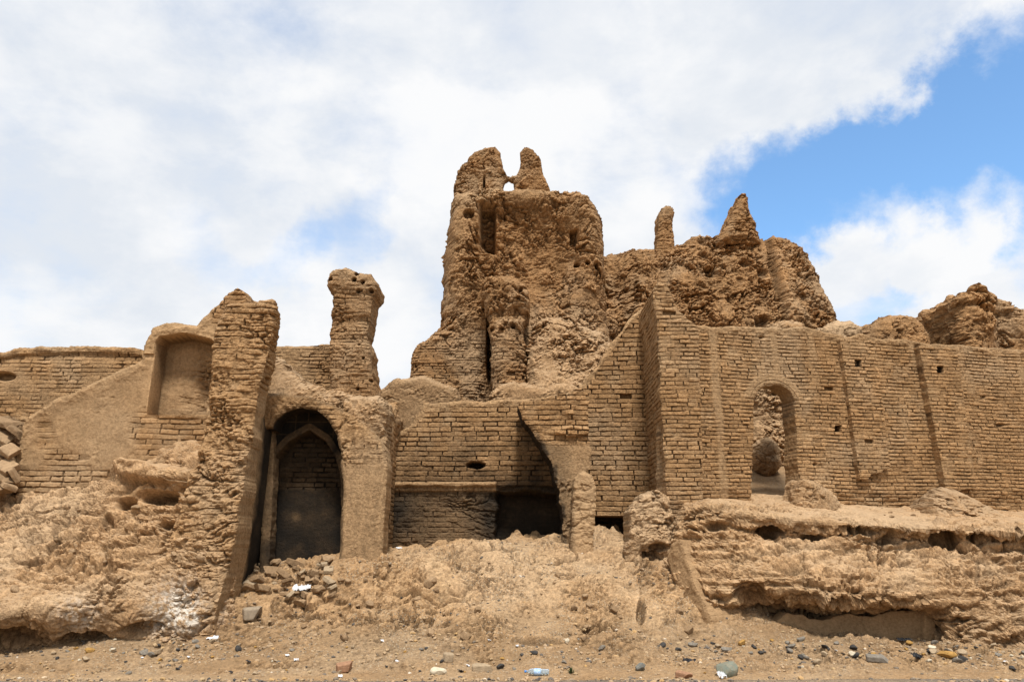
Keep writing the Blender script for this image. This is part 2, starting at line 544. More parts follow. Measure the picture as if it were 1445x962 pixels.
def rel_rwall(c):
    h, mo, to = bricks(c.u, c.v, seed=3, ch=.081, bl=.215, gap=.0115)
    n = len(c.u)
    pl = np.zeros(n)
    for ux in (1009, 1096, 1440):
        u0 = WR.uv(ux, 520)[0]
        wv = .10 * (1 + .6 * fbm(z3(c.u, c.v * .6), 1.2, 2, 5))
        pl = np.maximum(pl, (1 - sstep(wv * .5, wv * 1.4, np.abs(c.u - u0 + .05 * gnoise(z3(c.u * 0, c.v * .9), 3)))) * sstep(-.5, .1, fbm(c.P, 1.5, 3, 6)) * (c.py < 720))
    pl = np.maximum(pl, sstep(.08, .40, fbm(c.P, .8, 5, 77, gain=.6)) * .85)
    pl = np.maximum(pl, .8 * sstep(.12, .4, gnoise(z3(c.u * 2.6, c.v * .35), 78)) * (1 - sstep(480, 590, c.py)))
    k, dz = cap(c, RT, 9)
    # arch ring over the opening
    cx, cy = WR.uv(1094, 575)
    r = np.hypot(c.u - cx, c.v - cy)
    ang = np.arctan2(c.v - cy, c.u - cx)
    ring = sstep(.40, .46, r) * (1 - sstep(.72, .78, r)) * sstep(.1, .25, c.v - cy)
    pl = np.maximum(pl, ring * .9)
    h = h * (1 - pl * .85) + pl * (.012 + .012 * fbm(c.P, 5, 3, 8))
    h += ring * (.004 - .012 * (np.abs((r - .60)) < .010))
    h = h * (1 - k) + k * (.0 + .10 * fbm(c.P, 2.4, 5, 10, gain=.62))
    h += .035 * fbm(c.P, .6, 3, 12) + .008 * fbm(c.P, 14, 3, 13)
    # eroded foot
    h -= .10 * sstep(690, 712, c.py + 14 * fbm(c.P, 1.1, 3, 14)) * (.6 + fbm(c.P, 3, 3, 15))
    ph = putlog(c, [(1183, 604, 4)])
    for (x, y, a, b_) in [(1412, 600, 5, 2), (1075, 476, 3, 2), (1296, 490, 5, 5), (1150, 655, 2, 2), (1250, 620, 2, 3), (1389, 560, 2, 2), (1030, 640, 3, 2)]:
        h -= .09 * gs(c, x, y, a, b_)
    h -= .28 * ph
    m = pack(n, np.clip(mo * (1 - pl) * (1 - k) + ph, 0, 1), to * (1 - pl) + .5 * pl, ph * .5, np.maximum(pl, k * .7))  # putlog hole coloured dark inside
    return h, m

wall_r = slab('brick_wall', WR, RT + [(1600, 800), (940, 770)], M_BRICK, res=.0115, thick=.5, relief=rel_rwall,
              edge=(.05, 2.2), R=.05, holes=[win], seed=1, sres=.03)
tag(wall_r, 'long mudbrick wall on the right with an arched window opening and two shallow pilasters', 'wall')

def rel_pil(seed, holes, bottom):
    def f(c):
        h, mo, to = bricks(c.u, c.v, seed=seed, ch=.081, bl=.215, gap=.0115)
        pl = sstep(.0, .4, fbm(c.P, 1.1, 4, seed + 70)) * .7
        h = h * (1 - pl * .8) + pl * .01
        h += .02 * fbm(c.P, 1.5, 3, seed)
        ph = putlog(c, holes)
        h -= .12 * ph
        tp = (1 - sstep(.05, .3, (c.v.max() - c.v)))
        h -= .05 * tp * (fbm(c.P, 3, 3, seed + 3) + .5)
        return h, pack(len(c.u), np.clip(mo * (1 - pl) + ph, 0, 1), to, ph * .95, pl)  # putlog holes coloured nearly black inside
    return f

def off(pln, d):
    q = Plane(pln.o + pln.n * d, pln.o + pln.n * d + pln.t)
    return q
p1 = slab('pilaster', off(WR, .13), [(1186, 477), (1236, 482), (1257, 660), (1247, 663), (1244, 668), (1229, 669), (1227, 675), (1214, 676)], M_BRICK,
          res=.0115, thick=.2, relief=rel_pil(14, [(1211, 512, 4.5)], 0), edge=(.02, 4), R=.03, parent=wall_r, seed=4)
p2 = slab('pilaster', off(WR, .20), [(1298, 487), (1351, 491), (1379, 690), (1355, 692), (1336, 691)], M_BRICK,
          res=.0115, thick=.28, relief=rel_pil(24, [(1327, 521, 4.5)], 0), edge=(.02, 4), R=.035, parent=wall_r, seed=5)

# ------------------------------------------------------------------ BUTTRESS
def rel_but(c):
    h, mo, to = bricks(c.u, c.v, seed=31, ch=.09)
    top = 1 - sstep(0, .9, (c.v.max() - c.v) + .5 * fbm(c.P, 1.5, 3, 33))
    h = h * (1 - .6 * top) + top * erode(c.P, 35, .05, .05, .02, .04, .03)
    h += .03 * fbm(c.P, .9, 3, 36) + .008 * fbm(c.P, 14, 3, 37)
    foot = sstep(700, 740, c.py + 20 * fbm(c.P, 1.4, 3, 38))
    h += foot * (erode(c.P, 39, .1, .08, .02, .0, .06) - .12)
    return h, pack(len(c.u), mo * (1 - .7 * top) * (1 - foot), to, 0, .4 * top)

def side_but(c):
    h, mo, to = bricks(c.w, c.v, seed=32)
    h = h + .03 * fbm(c.P, 1.2, 3, 40)
    up = np.abs(c.ov)
    h = h * (1 - up) + up * .06 * fbm(c.P, 3, 4, 41)
    return h, pack(len(c.u), mo * (1 - up), to, 0, 0)

but = slab('buttress', frontal(15.1), [(943, 800), (941, 700), (928, 455), (922, 425), (921, 408), (928, 399), (940, 400), (947, 412), (956, 436), (975, 452), (986, 461), (994, 700), (1001, 800)],
           M_BRICK, res=.0115, thick=2.2, relief=rel_but, edge=(.05, 2.5), R=.06, side=side_but, sres=.016, seed=8)
tag(but, 'tall tapering mudbrick buttress with a jagged peak at the left end of the long wall', 'buttress')

# ------------------------------------------------------------------ MIDDLE WALL with bay niche
MT = [(480, 660), (530, 640), (575, 600), (600, 569), (660, 565), (735, 564), (760, 561), (800, 553), (815, 545), (830, 530), (845, 512), (868, 480), (885, 454), (900, 434), (912, 427), (940, 430)]
def rel_mid(c):
    h, mo, to = bricks(c.u, c.v, seed=51, ch=.112, bl=.26, gap=.0135, depth=.06)
    n = len(c.u)
    k, dz = cap(c, MT, 52, .2)
    low = sstep(684, 688, c.py + 3 * fbm(c.P, 2, 2, 53)) * (1 - sstep(792, 800, c.px))
    pl = np.maximum(low * (.6 + .4 * sstep(-.15, .1, fbm(c.P, 1.2, 3, 54))), .9 * sstep(.12, .42, fbm(c.P, .9, 5, 55, gain=.6)))
    strip = gs(c, 808, 590, 9, 60) * sstep(-.2, .2, fbm(c.P, 3, 3, 56))
    pl = np.maximum(pl, strip)
    band = box(c, 535, 680, 700, 693, 2)
    pl = np.maximum(pl, band)
    h = h * (1 - pl * .85) + pl * (.01 + .02 * fbm(c.P, 4, 3, 57))
    h += band * .04 * (1 + 1.5 * fbm(c.P, 4, 3, 68)) + strip * .08 * (1 + fbm(c.P, 6, 3, 5))
    h = h * (1 - k) + k * (.0 + .12 * fbm(c.P, 2.4, 5, 58, gain=.62))
    h += .04 * fbm(c.P, .7, 3, 59) + .008 * fbm(c.P, 14, 3, 60)
    rough = low * (1 - sstep(0, .3, pl)) 
    h += low * (erode(c.P, 61, .05, .035, .015, 0, .02) - .08)
    jx = 14 * fbm(c.P, 1.6, 4, 63); jy = 12 * fbm(c.P, 1.4, 4, 64)
    cj = Ctx(); cj.px = c.px + jx; cj.py = c.py + jy
    nic = box(cj, 700, 697, 800, 800, 5)
    band = band * sstep(-.25, .05, fbm(c.P, 1.8, 3, 67) + .1)
    curve = np.maximum.reduce([gs(c, 748, 618, 14, 20), gs(c, 762, 648, 16, 22), gs(c, 774, 680, 18, 26), gs(c, 735, 600, 8, 10)])
    h -= .85 * nic
    hol2 = box(c, 838, 729, 885, 775, 2)
    h -= .5 * hol2
    hole = sstep(.35, .75, gs(c, 672, 656, 15, 6) + .25 * fbm(c.P, 5, 3, 69))
    h -= .5 * hole
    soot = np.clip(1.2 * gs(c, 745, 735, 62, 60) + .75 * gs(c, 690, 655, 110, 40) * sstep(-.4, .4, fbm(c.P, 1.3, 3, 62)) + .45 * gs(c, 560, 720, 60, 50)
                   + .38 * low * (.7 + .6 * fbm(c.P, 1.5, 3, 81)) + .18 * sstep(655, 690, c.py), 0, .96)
    soot = np.maximum(soot, np.maximum(nic * .95, hole * .85))  # niche soot; the small hole is blackened to paint in its inner shade
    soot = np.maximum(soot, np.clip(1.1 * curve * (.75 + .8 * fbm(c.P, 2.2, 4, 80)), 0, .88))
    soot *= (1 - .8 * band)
    return h, pack(n, np.clip(mo * (1 - pl) * (1 - k), 0, 1), to * (1 - pl) + .5 * pl, np.where(c.px < 812, soot, .8 * hol2), np.maximum(pl * .8, k * .6))  # beyond the pier only the hol2 opening is coloured dark
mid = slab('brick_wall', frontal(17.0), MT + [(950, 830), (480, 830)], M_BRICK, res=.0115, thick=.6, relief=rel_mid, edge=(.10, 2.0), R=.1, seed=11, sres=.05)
tag(mid, 'sooty brick back wall of the roofless middle bay with a black hollow at its foot', 'wall')

# side wall of the bay (right face seen)
xs = -2.62
zt = lambda py, Y: at(560, py, Y)[2]
SW = Plane((xs, 14.85), (xs, 17.2))
spoly = [(0, 1.0), (0, zt(640, 14.85)), (.4, zt(622, 15.25)), (.8, zt(608, 15.6)), (1.4, zt(588, 16.2)), (2.2, zt(566, 17.0)), (2.2, 1.0)]
def rel_sw(c):
    h, mo, to = bricks(c.u, c.v, seed=65)
    h += .04 * fbm(c.P, 1, 3, 66)
    return h, pack(len(c.u), mo, to, .55 * sstep(3.4, 2.2, c.v) if False else .5 * (1 - sstep(2.4, 3.6, c.v)), 0)
sw = slab('side_wall', SW, spoly, M_BRICK, res=.02, thick=.45, relief=rel_sw, edge=(.05, 3), R=.12, uvpoly=True, seed=12, parent=mid)

# broken springing of the lost vault, right side of the bay
def rel_mud(seed, **k):
    def f(c):
        return erode(c.P, seed, **k), pack(len(c.u), 0, .5 + .4 * fbm(c.P, 2, 2, seed), 0, 0)
    return f
def rel_bp(c):
    h2, mo, to = bricks(c.u, c.v, seed=71, ch=.108, gap=.015, depth=.055)
    low = sstep(622, 632, c.py + 8 * fbm(c.P, 2, 2, 72))
    pl = np.maximum(low, sstep(.1, .35, fbm(c.P, 1.2, 4, 73)) * .8)
    h = h2 * (1 - pl) + erode(c.P, 74, .04, .04, .015, 0, .03)
    led = gs(c, 808, 609, 26, 7) ** .7
    h += .10 * sstep(.25, .7, led + .2 * fbm(c.P, 4, 3, 75))
    h += .10 * gs(c, 806, 578, 7, 24) * (1 + fbm(c.P, 7, 3, 76))
    ed = 1 - sstep(.02, .14, c.sd)
    soot = .75 * ed * (c.px < 800) * sstep(590, 606, c.py) * sstep(-.3, .2, fbm(c.P, 3, 3, 79)) + .35 * low * (1 - sstep(792, 812, c.px))
    return h, pack(len(c.u), mo * (1 - pl), to * (1 - pl) + .5 * pl, np.clip(soot, 0, .9), pl * .8)
def side_bp(c):
    h = .05 * fbm(c.P, 2.5, 4, 77)
    return h, pack(len(c.u), 0, .4, np.clip(.95 * ((c.ou < -.35) | (c.ov < -.3)) * (c.px < 815), 0, .95), .4)
pil = slab('bay_pier', frontal(15.9), [(728, 572), (738, 565), (760, 562), (800, 554), (822, 546), (830, 556), (832, 660), (832, 810), (796, 810), (794, 735), (789, 690), (778, 655), (762, 624), (744, 600)], M_BRICK,
           res=.0125, thick=1.0, relief=rel_bp, edge=(.10, 2.6), R=.05, side=side_bp, sres=.03, seed=13)
tag(pil, 'broken brick pier with a curved sooty edge, right of the black hollow', 'pier')
def rel_stub(c):
    return erode(c.P, 78, .05, .035, .016, 0, .03), pack(len(c.u), 0, .62, .4 * (1 - sstep(806, 814, c.px)), .8)
stb = slab('pillar_stub', frontal(15.4), [(804, 815), (808, 730), (811, 676), (816, 666), (826, 664), (837, 670), (842, 690), (839, 740), (835, 815)], M_PLAST,
           res=.016, thick=.45, relief=rel_stub, edge=(.05, 3), R=.10, parent=pil, seed=14)

# ------------------------------------------------------------------ LEFT ARCHED BAY
arch_open = [(383, 604), (388, 591), (401, 580), (425, 574), (446, 578), (462, 590), (474, 612), (480, 640), (484, 690), (482, 740), (477, 805)]
def rel_arch(c):
    n = len(c.u)
    h = erode(c.P, 81, .06, .06, .025, .0, .05)
    lowc = sstep(640, 665, c.py + 10 * fbm(c.P, 1.5, 2, 82))
    h2, mo, to = bricks(c.u, c.v, seed=83)
    br = (1 - lowc) * sstep(-.1, .2, fbm(c.P, 1.5, 3, 84))
    h = h * (1 - lowc * .75) + br * h2 * .8
    flute = lowc * .03 * gnoise(z3(c.u * 7, c.v * .5), 85)
    h += flute
    # drips on the sloping spandrel
    drip = (1 - lowc) * .05 * gnoise(z3(c.u * 9, c.v * 1.3), 86) * sstep(480, 500, c.px)
    h += drip
    soot = .5 * (1 - sstep(0, .1, c.sd)) * (c.px < 484)
    return h, pack(n, mo * br, .55, soot, lowc * .9 + .2)
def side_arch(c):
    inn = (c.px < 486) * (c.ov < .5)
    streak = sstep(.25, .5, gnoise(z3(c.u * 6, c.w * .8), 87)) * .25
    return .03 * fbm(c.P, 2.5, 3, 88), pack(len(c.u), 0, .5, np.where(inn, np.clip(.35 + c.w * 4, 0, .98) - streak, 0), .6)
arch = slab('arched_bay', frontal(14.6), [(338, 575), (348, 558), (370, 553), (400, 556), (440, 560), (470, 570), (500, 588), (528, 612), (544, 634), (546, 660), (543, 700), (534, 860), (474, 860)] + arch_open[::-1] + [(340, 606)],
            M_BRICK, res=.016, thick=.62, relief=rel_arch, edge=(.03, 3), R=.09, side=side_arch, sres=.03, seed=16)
tag(arch, 'soot-blackened arched recess with a pointed blind arch inside, left of the middle bay', 'arched recess')

pt_arch = [(376, 830), (382, 700), (385, 655), (393, 640), (410, 622), (437, 607), (460, 622), (474, 645), (481, 670), (482, 720), (478, 830)]
PB = frontal(15.2)
def rel_aback(c):
    n = len(c.u)
    pu = np.array([PB.uv(*p) for p in pt_arch])
    sdp = poly_sd(c.u, c.v, pu) + .01 * fbm(c.P, 5, 2, 90)
    inside = sstep(0, .02, sdp)
    rib_ = (1 - sstep(.07, .09, np.abs(sdp + .06)))
    h2, mo, to = bricks(c.u, c.v, seed=91, ch=.10)
    br = inside * (1 - sstep(686, 692, c.py + 5 * fbm(c.P, 2, 2, 92)))
    h = inside * (-.32) + br * h2 + .05 * rib_ + .015 * fbm(c.P, 4, 3, 93)
    spand = (1 - inside) * (1 - rib_)
    gridl = spand * ((np.abs(np.sin(c.u * 12)) < .08) | (np.abs(np.sin(c.v * 12)) < .08))
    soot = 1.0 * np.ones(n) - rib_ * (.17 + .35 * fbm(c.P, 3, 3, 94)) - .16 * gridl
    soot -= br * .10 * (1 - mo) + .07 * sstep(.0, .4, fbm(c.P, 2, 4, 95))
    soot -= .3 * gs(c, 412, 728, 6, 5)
    soot -= .05 * inside * gs(c, 430, 725, 40, 40)
    return h, pack(n, mo * br, to * br + .5 * (1 - br), np.clip(soot, 0, 1), .6)
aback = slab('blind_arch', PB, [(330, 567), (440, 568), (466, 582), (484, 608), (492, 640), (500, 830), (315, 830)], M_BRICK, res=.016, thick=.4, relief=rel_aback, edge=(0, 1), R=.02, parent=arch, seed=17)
slab('colonette', frontal(15.0), [(376, 588), (385, 590), (386, 655), (384, 700), (377, 830), (364, 830), (371, 700), (374, 655)], M_BRICK, res=.016, thick=.35,
     relief=lambda c: (.02 * fbm(c.P, 4, 3, 96), pack(len(c.u), 0, .5, np.clip(.5 + .6 * fbm(c.P, 2.5, 3, 97) + .3 * sstep(700, 780, c.py), 0, .9), .9)), edge=(.02, 4), R=.05, parent=arch, seed=47)
# earth-covered remains of the vault over the recess
vlt = slab('collapsed_vault', frontal(15.75), [(355, 600), (360, 520), (372, 495), (386, 500), (405, 522), (435, 542), (470, 553), (500, 560), (540, 563), (551, 575), (548, 612), (530, 640), (480, 600)],
           M_BANK, res=.025, thick=2.2, relief=lambda c: (erode(c.P, 98, .15, .08, .03, .0, .07) - .5 * sstep(560, 520, c.py) * 0 + .003 * (c.py - 550), pack(len(c.u), 0, .4, 0, 0)),
           edge=(.1, 2), R=.4, parent=arch, seed=18)

# ------------------------------------------------------------------ LEFT RUBBLE PIER
def rel_pier(c):
    h2, mo, to = bricks(c.u, c.v, seed=101, gap=.016, depth=.05, ch=.118)
    up = 1 - sstep(470, 520, c.py + 25 * fbm(c.P, 1.3, 2, 102))
    br = np.clip(up + .6 * sstep(.05, .3, fbm(c.P, 1.1, 3, 103)), 0, 1)
    h = erode(c.P, 104, .13, .10, .04, .045, .13) * (1 - .5 * up) + h2 * br * 1.2
    h += .0022 * np.clip(c.py - 600, 0, 300) * .9
    h += .03 * fbm(c.P, 7, 3, 105)
    c.salt = np.clip(1.5 * gs(c, 262, 858, 34, 28), 0, 1)
    return h, pack(len(c.u), mo * br * .8, .35 + .5 * to * br + .3 * (1 - br), 0, .1)
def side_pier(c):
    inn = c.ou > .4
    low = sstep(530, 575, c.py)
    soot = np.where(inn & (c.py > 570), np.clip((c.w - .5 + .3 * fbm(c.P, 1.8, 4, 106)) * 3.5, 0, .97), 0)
    h2, mo, to = bricks(c.w, c.v, seed=107)
    e = erode(c.P, 108, .06, .06, .02, .05, .04)
    h = (e + h2) * (1 - low) + low * .012 * fbm(c.P, 3, 3, 109)
    return h, pack(len(c.u), mo * (1 - low), .5, soot, low)
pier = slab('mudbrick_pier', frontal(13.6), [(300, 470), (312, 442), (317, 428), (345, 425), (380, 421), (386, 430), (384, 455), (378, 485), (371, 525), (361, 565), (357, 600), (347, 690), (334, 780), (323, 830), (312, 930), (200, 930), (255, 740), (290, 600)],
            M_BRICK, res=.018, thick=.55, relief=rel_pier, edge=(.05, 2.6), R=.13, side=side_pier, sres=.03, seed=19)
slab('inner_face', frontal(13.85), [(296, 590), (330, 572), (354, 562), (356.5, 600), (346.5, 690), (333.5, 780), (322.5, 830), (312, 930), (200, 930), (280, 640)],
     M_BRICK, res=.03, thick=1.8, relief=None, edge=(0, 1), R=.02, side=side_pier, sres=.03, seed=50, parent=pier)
tag(pier, 'crumbling mudbrick pier with a plastered inner face, left of the blackened arch', 'pier')

# ------------------------------------------------------------------ LEFT PLASTERED WALL WITH NICHE
niche = [(206, 585), (221, 484), (227, 476), (262, 471), (298, 479), (309, 488), (302, 585)]
PLW = frontal(14.75)
def rel_plw(c):
    n = len(c.u)
    h2, mo, to = bricks(c.u, c.v, seed=111, bl=.3, ch=.105)
    nn = fbm(c.P, 1.0, 4, 112)
    bare = np.clip(sstep(.05, .3, nn - .10 + 1.0 * gs(c, 120, 688, 120, 30) + .8 * gs(c, 235, 610, 45, 30) + .6 * gs(c, 320, 520, 30, 120) + .5 * gs(c, 330, 435, 30, 30)), 0, 1)
    pl = 1 - bare
    h = h2 * bare - .035 * bare + pl * (.035 * fbm(c.P, 2.2, 5, 113, gain=.6) + .015 * gnoise(z3(c.u * 8, c.v * 1.2), 114))
    h -= .012 * pl * np.maximum(0, -.15 - fbm(c.P, 6, 4, 115, gain=.6)) * 4
    nu = np.array([PLW.uv(*p) for p in niche])
    sdn = poly_sd(c.u, c.v, nu)
    ins = sstep(0, .03, sdn)
    h -= .42 * ins
    er = ins * np.clip(gs(c, 288, 540, 22, 45) * 1.4 + .5 * gs(c, 270, 570, 25, 20), 0, 1) * sstep(-.3, .2, fbm(c.P, 2, 3, 116) + .2)
    h += er * (erode(c.P, 117, .12, .12, .03, .06, .09) - .16)
    h += .05 * fbm(c.P, .6, 2, 118)
    frame = sstep(.0, .02, -sdn) * (1 - sstep(.1, .28, -sdn)) * (c.py < 500)
    h += frame * (.04 + .06 * fbm(c.P, 3, 3, 119))
    top = 1 - sstep(.05, .35, c.sd + .12 * fbm(c.P, 2, 3, 120))
    h += top * .05 * fbm(c.P, 4, 4, 121, ridged=True)
    return h, pack(n, mo * bare, to * bare + .5 * pl, 0, pl * .85)
plw = slab('plaster_wall', PLW, [(14, 750), (18, 690), (23, 650), (35, 592), (75, 566), (120, 546), (165, 525), (198, 508), (204, 490), (216, 463), (235, 455), (258, 457), (278, 459), (300, 436), (322, 412), (334, 404), (346, 412), (348, 440), (336, 600), (300, 750)],
           M_PLAST, res=.017, thick=.7, relief=rel_plw, edge=(.04, 2.6), R=.08, seed=20, sres=.04)
tag(plw, 'plastered mud wall with a tall blind niche and a sloping broken top', 'wall')

# far left back wall
LT = [(-160, 508), (-40, 499), (6, 497), (20, 491), (60, 489), (120, 488), (190, 490), (207, 495), (235, 525)]
def rel_lback(c):
    h2, mo, to = bricks(c.u, c.v, seed=131)
    pl = sstep(-.1, .3, fbm(c.P, .9, 4, 132))
    k, dz = cap(c, LT, 133, .15)
    h = h2 * (1 - .8 * pl) + .05 * fbm(c.P, 1.2, 4, 134)
    h = h * (1 - k) + k * (.02 + .09 * fbm(c.P, 3, 5, 135, gain=.6))
    h -= .05 * sstep(.12, .2, dz) * (1 - sstep(.22, .4, dz))
    hol = gs(c, 5, 531, 18, 7)
    h -= .2 * sstep(.3, .8, hol)
    h += erode(c.P, 136, .04, .04, .015, .02, .02) * sstep(560, 620, c.py)
    return h, pack(len(c.u), mo * (1 - pl), to, 0, pl * .8)
lback = slab('brick_wall', frontal(17.0), LT + [(260, 760), (-160, 760)], M_BRICK, res=.02, thick=.6, relief=rel_lback, edge=(.03, 3), R=.08, seed=21)
tag(lback, 'low weathered brick wall with a straight top at the far left', 'wall')

def rel_brk(seed, pla=.3, **e):
    def f(c):
        h2, mo, to = bricks(c.u, c.v, seed=seed)
        pl = sstep(.2 - pla, .5 - pla, fbm(c.P, 1.1, 4, seed + 1))
        h = h2 * (1 - .85 * pl) + erode(c.P, seed + 2, **e)
        return h, pack(len(c.u), mo * (1 - pl), to * (1 - pl) + .5 * pl, 0, .5 * pl)
    return f
sback = slab('brick_wall', frontal(18.6), [(355, 492), (372, 488), (400, 488), (440, 487), (478, 484), (490, 620), (350, 620)], M_BRICK, res=.022, thick=.6,
             relief=rel_brk(141, .3, big=.05, mid=.03, fine=.012, clod=.01), edge=(.04, 3), R=.08, seed=22)
tag(sback, 'short stretch of brick wall behind, between the pier and the freestanding column', 'wall')

def rel_col(c):
    h2, mo, to = bricks(c.u, c.v, seed=151)
    capm = 1 - sstep(405, 416, c.py + 4 * fbm(c.P, 2, 2, 152))
    lowm = sstep(478, 490, c.py)
    h = erode(c.P, 153, .05, .04, .02, .03, .03) + h2 * .7 * (1 - capm)
    f1, f2, cid = worley(c.P, 4.5, 154)
    h -= capm * .28 * (1 - sstep(.15, .32, f1)) * (cid > .35)
    h -= lowm * .14 * (1 - sstep(.1, .25, worley(c.P, 4, 155)[0]))
    h += capm * .10 + lowm * .12
    band = gs(c, 495, 452, 60, 7)
    h -= .08 * band
    return h, pack(len(c.u), mo * (1 - capm) * .8, .5, .0, .3)
col = slab('brick_column', frontal(17.5), [(463, 387), (470, 379), (488, 378), (505, 384), (524, 387), (533, 400), (530, 410), (523, 424), (520, 450), (516, 478), (522, 490), (526, 530), (531, 556), (533, 620), (463, 620), (465, 520), (464, 486), (466, 440), (469, 412), (462, 402)],
           M_TOWER, res=.018, thick=1.0, relief=rel_col, edge=(.05, 3), R=.16, seed=23, sres=.04)
tag(col, 'freestanding weathered mudbrick column with a wide pitted head against the sky', 'column')

lump2 = slab('wall_stub', frontal(18.2), [(520, 640), (530, 557), (545, 545), (560, 536), (600, 532), (622, 540), (645, 550), (660, 640)], M_BANK, res=.025, thick=1.2,
             relief=lambda c: (erode(c.P, 161, .1, .03, .015, .0, .02) + .0, pack(len(c.u), 0, .3, 0, .6)), edge=(.05, 2), R=.25, seed=24)
tag(lump2, 'rounded plastered wall stub with a flat dusty top left of the tower foot', 'wall stub')

stub3 = slab('wall_stub', frontal(18.6), [(690, 620), (692, 556), (705, 543), (722, 538), (738, 540), (770, 548), (800, 540), (830, 545), (830, 620)], M_BANK, res=.025, thick=1.0,
             relief=rel_mud(165, big=.12, mid=.06, clod=.05), edge=(.08, 2.2), R=.25, seed=25)
tag(stub3, 'low lumpy wall stub behind the middle wall, below the slender pillar of the tower', 'wall stub')

# ------------------------------------------------------------------ TOWER
def rel_tower(c):
    n = len(c.u)
    h = erode(c.P, 171, .28, .20, .06, .02, .14, bs=.6)
    h2, mo, to = bricks(c.u, c.v, seed=172, ch=.12, gap=.02, depth=.05)
    br = np.clip(sstep(450, 490, c.py + 20 * fbm(c.P, .9, 2, 173)) * (1 - sstep(690, 720, c.px)) + .4 * sstep(.2, .4, fbm(c.P, .8, 3, 174)), 0, 1)
    h = h * (1 - .45 * br) + 1.2 * h2 * br
    # smooth shell left above, hollow core in the middle
    shell = np.clip(gs(c, 655, 330, 32, 90) + gs(c, 720, 285, 90, 22) + gs(c, 830, 320, 26, 60), 0, 1)
    core = gs(c, 755, 375, 70, 62)
    h = h * (1 - .35 * shell) + .45 * shell - .55 * core
    n1 = box(c, 679, 306, 699, 366, 3); n2 = box(c, 803, 338, 812, 354, 2)
    h -= .75 * n1 * sstep(380, 340, c.py - 1.2 * (c.px - 680)) * 1.0 + .4 * n2
    for (x, y, r) in [(812, 384, 4.5), (826, 383, 3.5), (838, 384, 3.5), (720, 262, 2), (664, 322, 8), (708, 480, 5)]:
        h -= .35 * sstep(.3, .6, gs(c, x, y, r, r * .8))
    crackl = sstep(.4, .9, gs(c, 691, 500, 5, 60)) + sstep(.4, .9, gs(c, 683, 262, 2, 20)) * .5
    h -= .9 * crackl
    pan = gs(c, 822, 435, 26, 26) ** .5
    h = np.where(pan > .75, h * .3 - .1, h)
    head = 1 - sstep(262, 276, c.py + 6 * fbm(c.P, 1, 2, 175))
    h -= .2 * head
    h -= .018 * np.clip(645 - c.px, 0, 60)
    return h, pack(n, mo * br, np.clip(.5 + .5 * fbm(c.P, 1.2, 3, 176), 0, 1), 0, .5 * shell)
T = [(560, 640), (572, 560), (580, 535), (583, 500), (590, 488), (606, 474), (619, 460), (626, 400), (629, 365), (634, 325), (639, 300), (644, 286), (665, 281), (700, 280), (740, 278),
     (775, 279), (800, 281), (826, 287), (838, 302), (846, 322), (850, 345), (853, 420), (870, 640)]
tower = slab('ruined_tower', frontal(24.0), T, M_TOWER, res=.03, thick=3.5, relief=rel_tower, edge=(.09, 1.6), R=.8, seed=26, sres=.06,
             side=lambda c: (erode(c.P, 178, .15, .12, .05, .0, .08), pack(len(c.u), 0, .45, 0, 0)))
tag(tower, 'tall eroded mudbrick tower crowned by two jagged horns of masonry', 'tower')

def rel_crown(c):
    h = erode(c.P, 331, .10, .10, .04, .02, .08, bs=.8)
    h -= .25 * sstep(.4, .9, gs(c, 683, 262, 2.5, 18))
    return h, pack(len(c.u), 0, np.clip(.45 + .5 * fbm(c.P, 1.4, 3, 332), 0, 1), 0, 0)
slab('crown', frontal(23.4), [(636, 300), (640, 268), (646, 242), (656, 226), (670, 214), (683, 206), (698, 206), (707, 216), (710, 238), (717, 247), (729, 246), (735, 234), (734, 214), (741, 206), (752, 209), (763, 224), (767, 246), (774, 262), (782, 276), (760, 292), (700, 296)],
     M_TOWER, res=.026, thick=.34, relief=rel_crown, edge=(.06, 2.2), R=.12, parent=tower, seed=48, sres=.05,
     holes=[[(712, 272), (709, 262), (712, 253), (718, 250), (724, 254), (726, 263), (723, 272), (717, 275)]])
def rel_tp(c):
    h = erode(c.P, 181, .14, .13, .05, .02, .12, bs=.8)
    f1 = worley(c.P, 2.6, 182)[0]
    h -= .25 * (1 - sstep(.1, .3, f1)) * (c.py < 470)
    h2, mo, to = bricks(c.u, c.v, seed=183, ch=.12, gap=.022)
    k = sstep(460, 490, c.py)
    h += h2 * k - .25 * gs(c, 722, 445, 60, 12)
    return h, pack(len(c.u), mo * k, .5, 0, 0)
tp = slab('tower_pillar', frontal(22.3), [(672, 620), (696, 560), (694, 500), (690, 455), (684, 430), (679, 405), (686, 394), (705, 391), (725, 393), (742, 402), (747, 425), (745, 445), (738, 460), (742, 500), (744, 560), (750, 620)],
          M_TOWER, res=.026, thick=1.6, relief=rel_tp, edge=(.08, 2), R=.35, parent=tower, seed=27, sres=.08)
ts = slab('collapsed_side', frontal(22.7), [(738, 640), (743, 530), (750, 470), (765, 448), (785, 446), (810, 456), (850, 472), (880, 505), (900, 640)], M_BANK, res=.03, thick=2.2,
          relief=lambda c: (erode(c.P, 186, .25, .16, .06, .0, .13, bs=.7) + .012 * np.clip(c.py - 470, -40, 90), pack(len(c.u), 0, .5, 0, 0)), edge=(.1, 1.8), R=.6, parent=tower, seed=28)
tl = slab('collapsed_side', frontal(23.2), [(566, 640), (578, 545), (582, 500), (590, 488), (608, 476), (622, 466), (650, 470), (680, 500), (690, 640)], M_TOWER, res=.03, thick=2.2,
          relief=rel_brk(188, .1, big=.15, mid=.08, fine=.03, clod=.05), edge=(.08, 1.8), R=.3, parent=tower, seed=29)

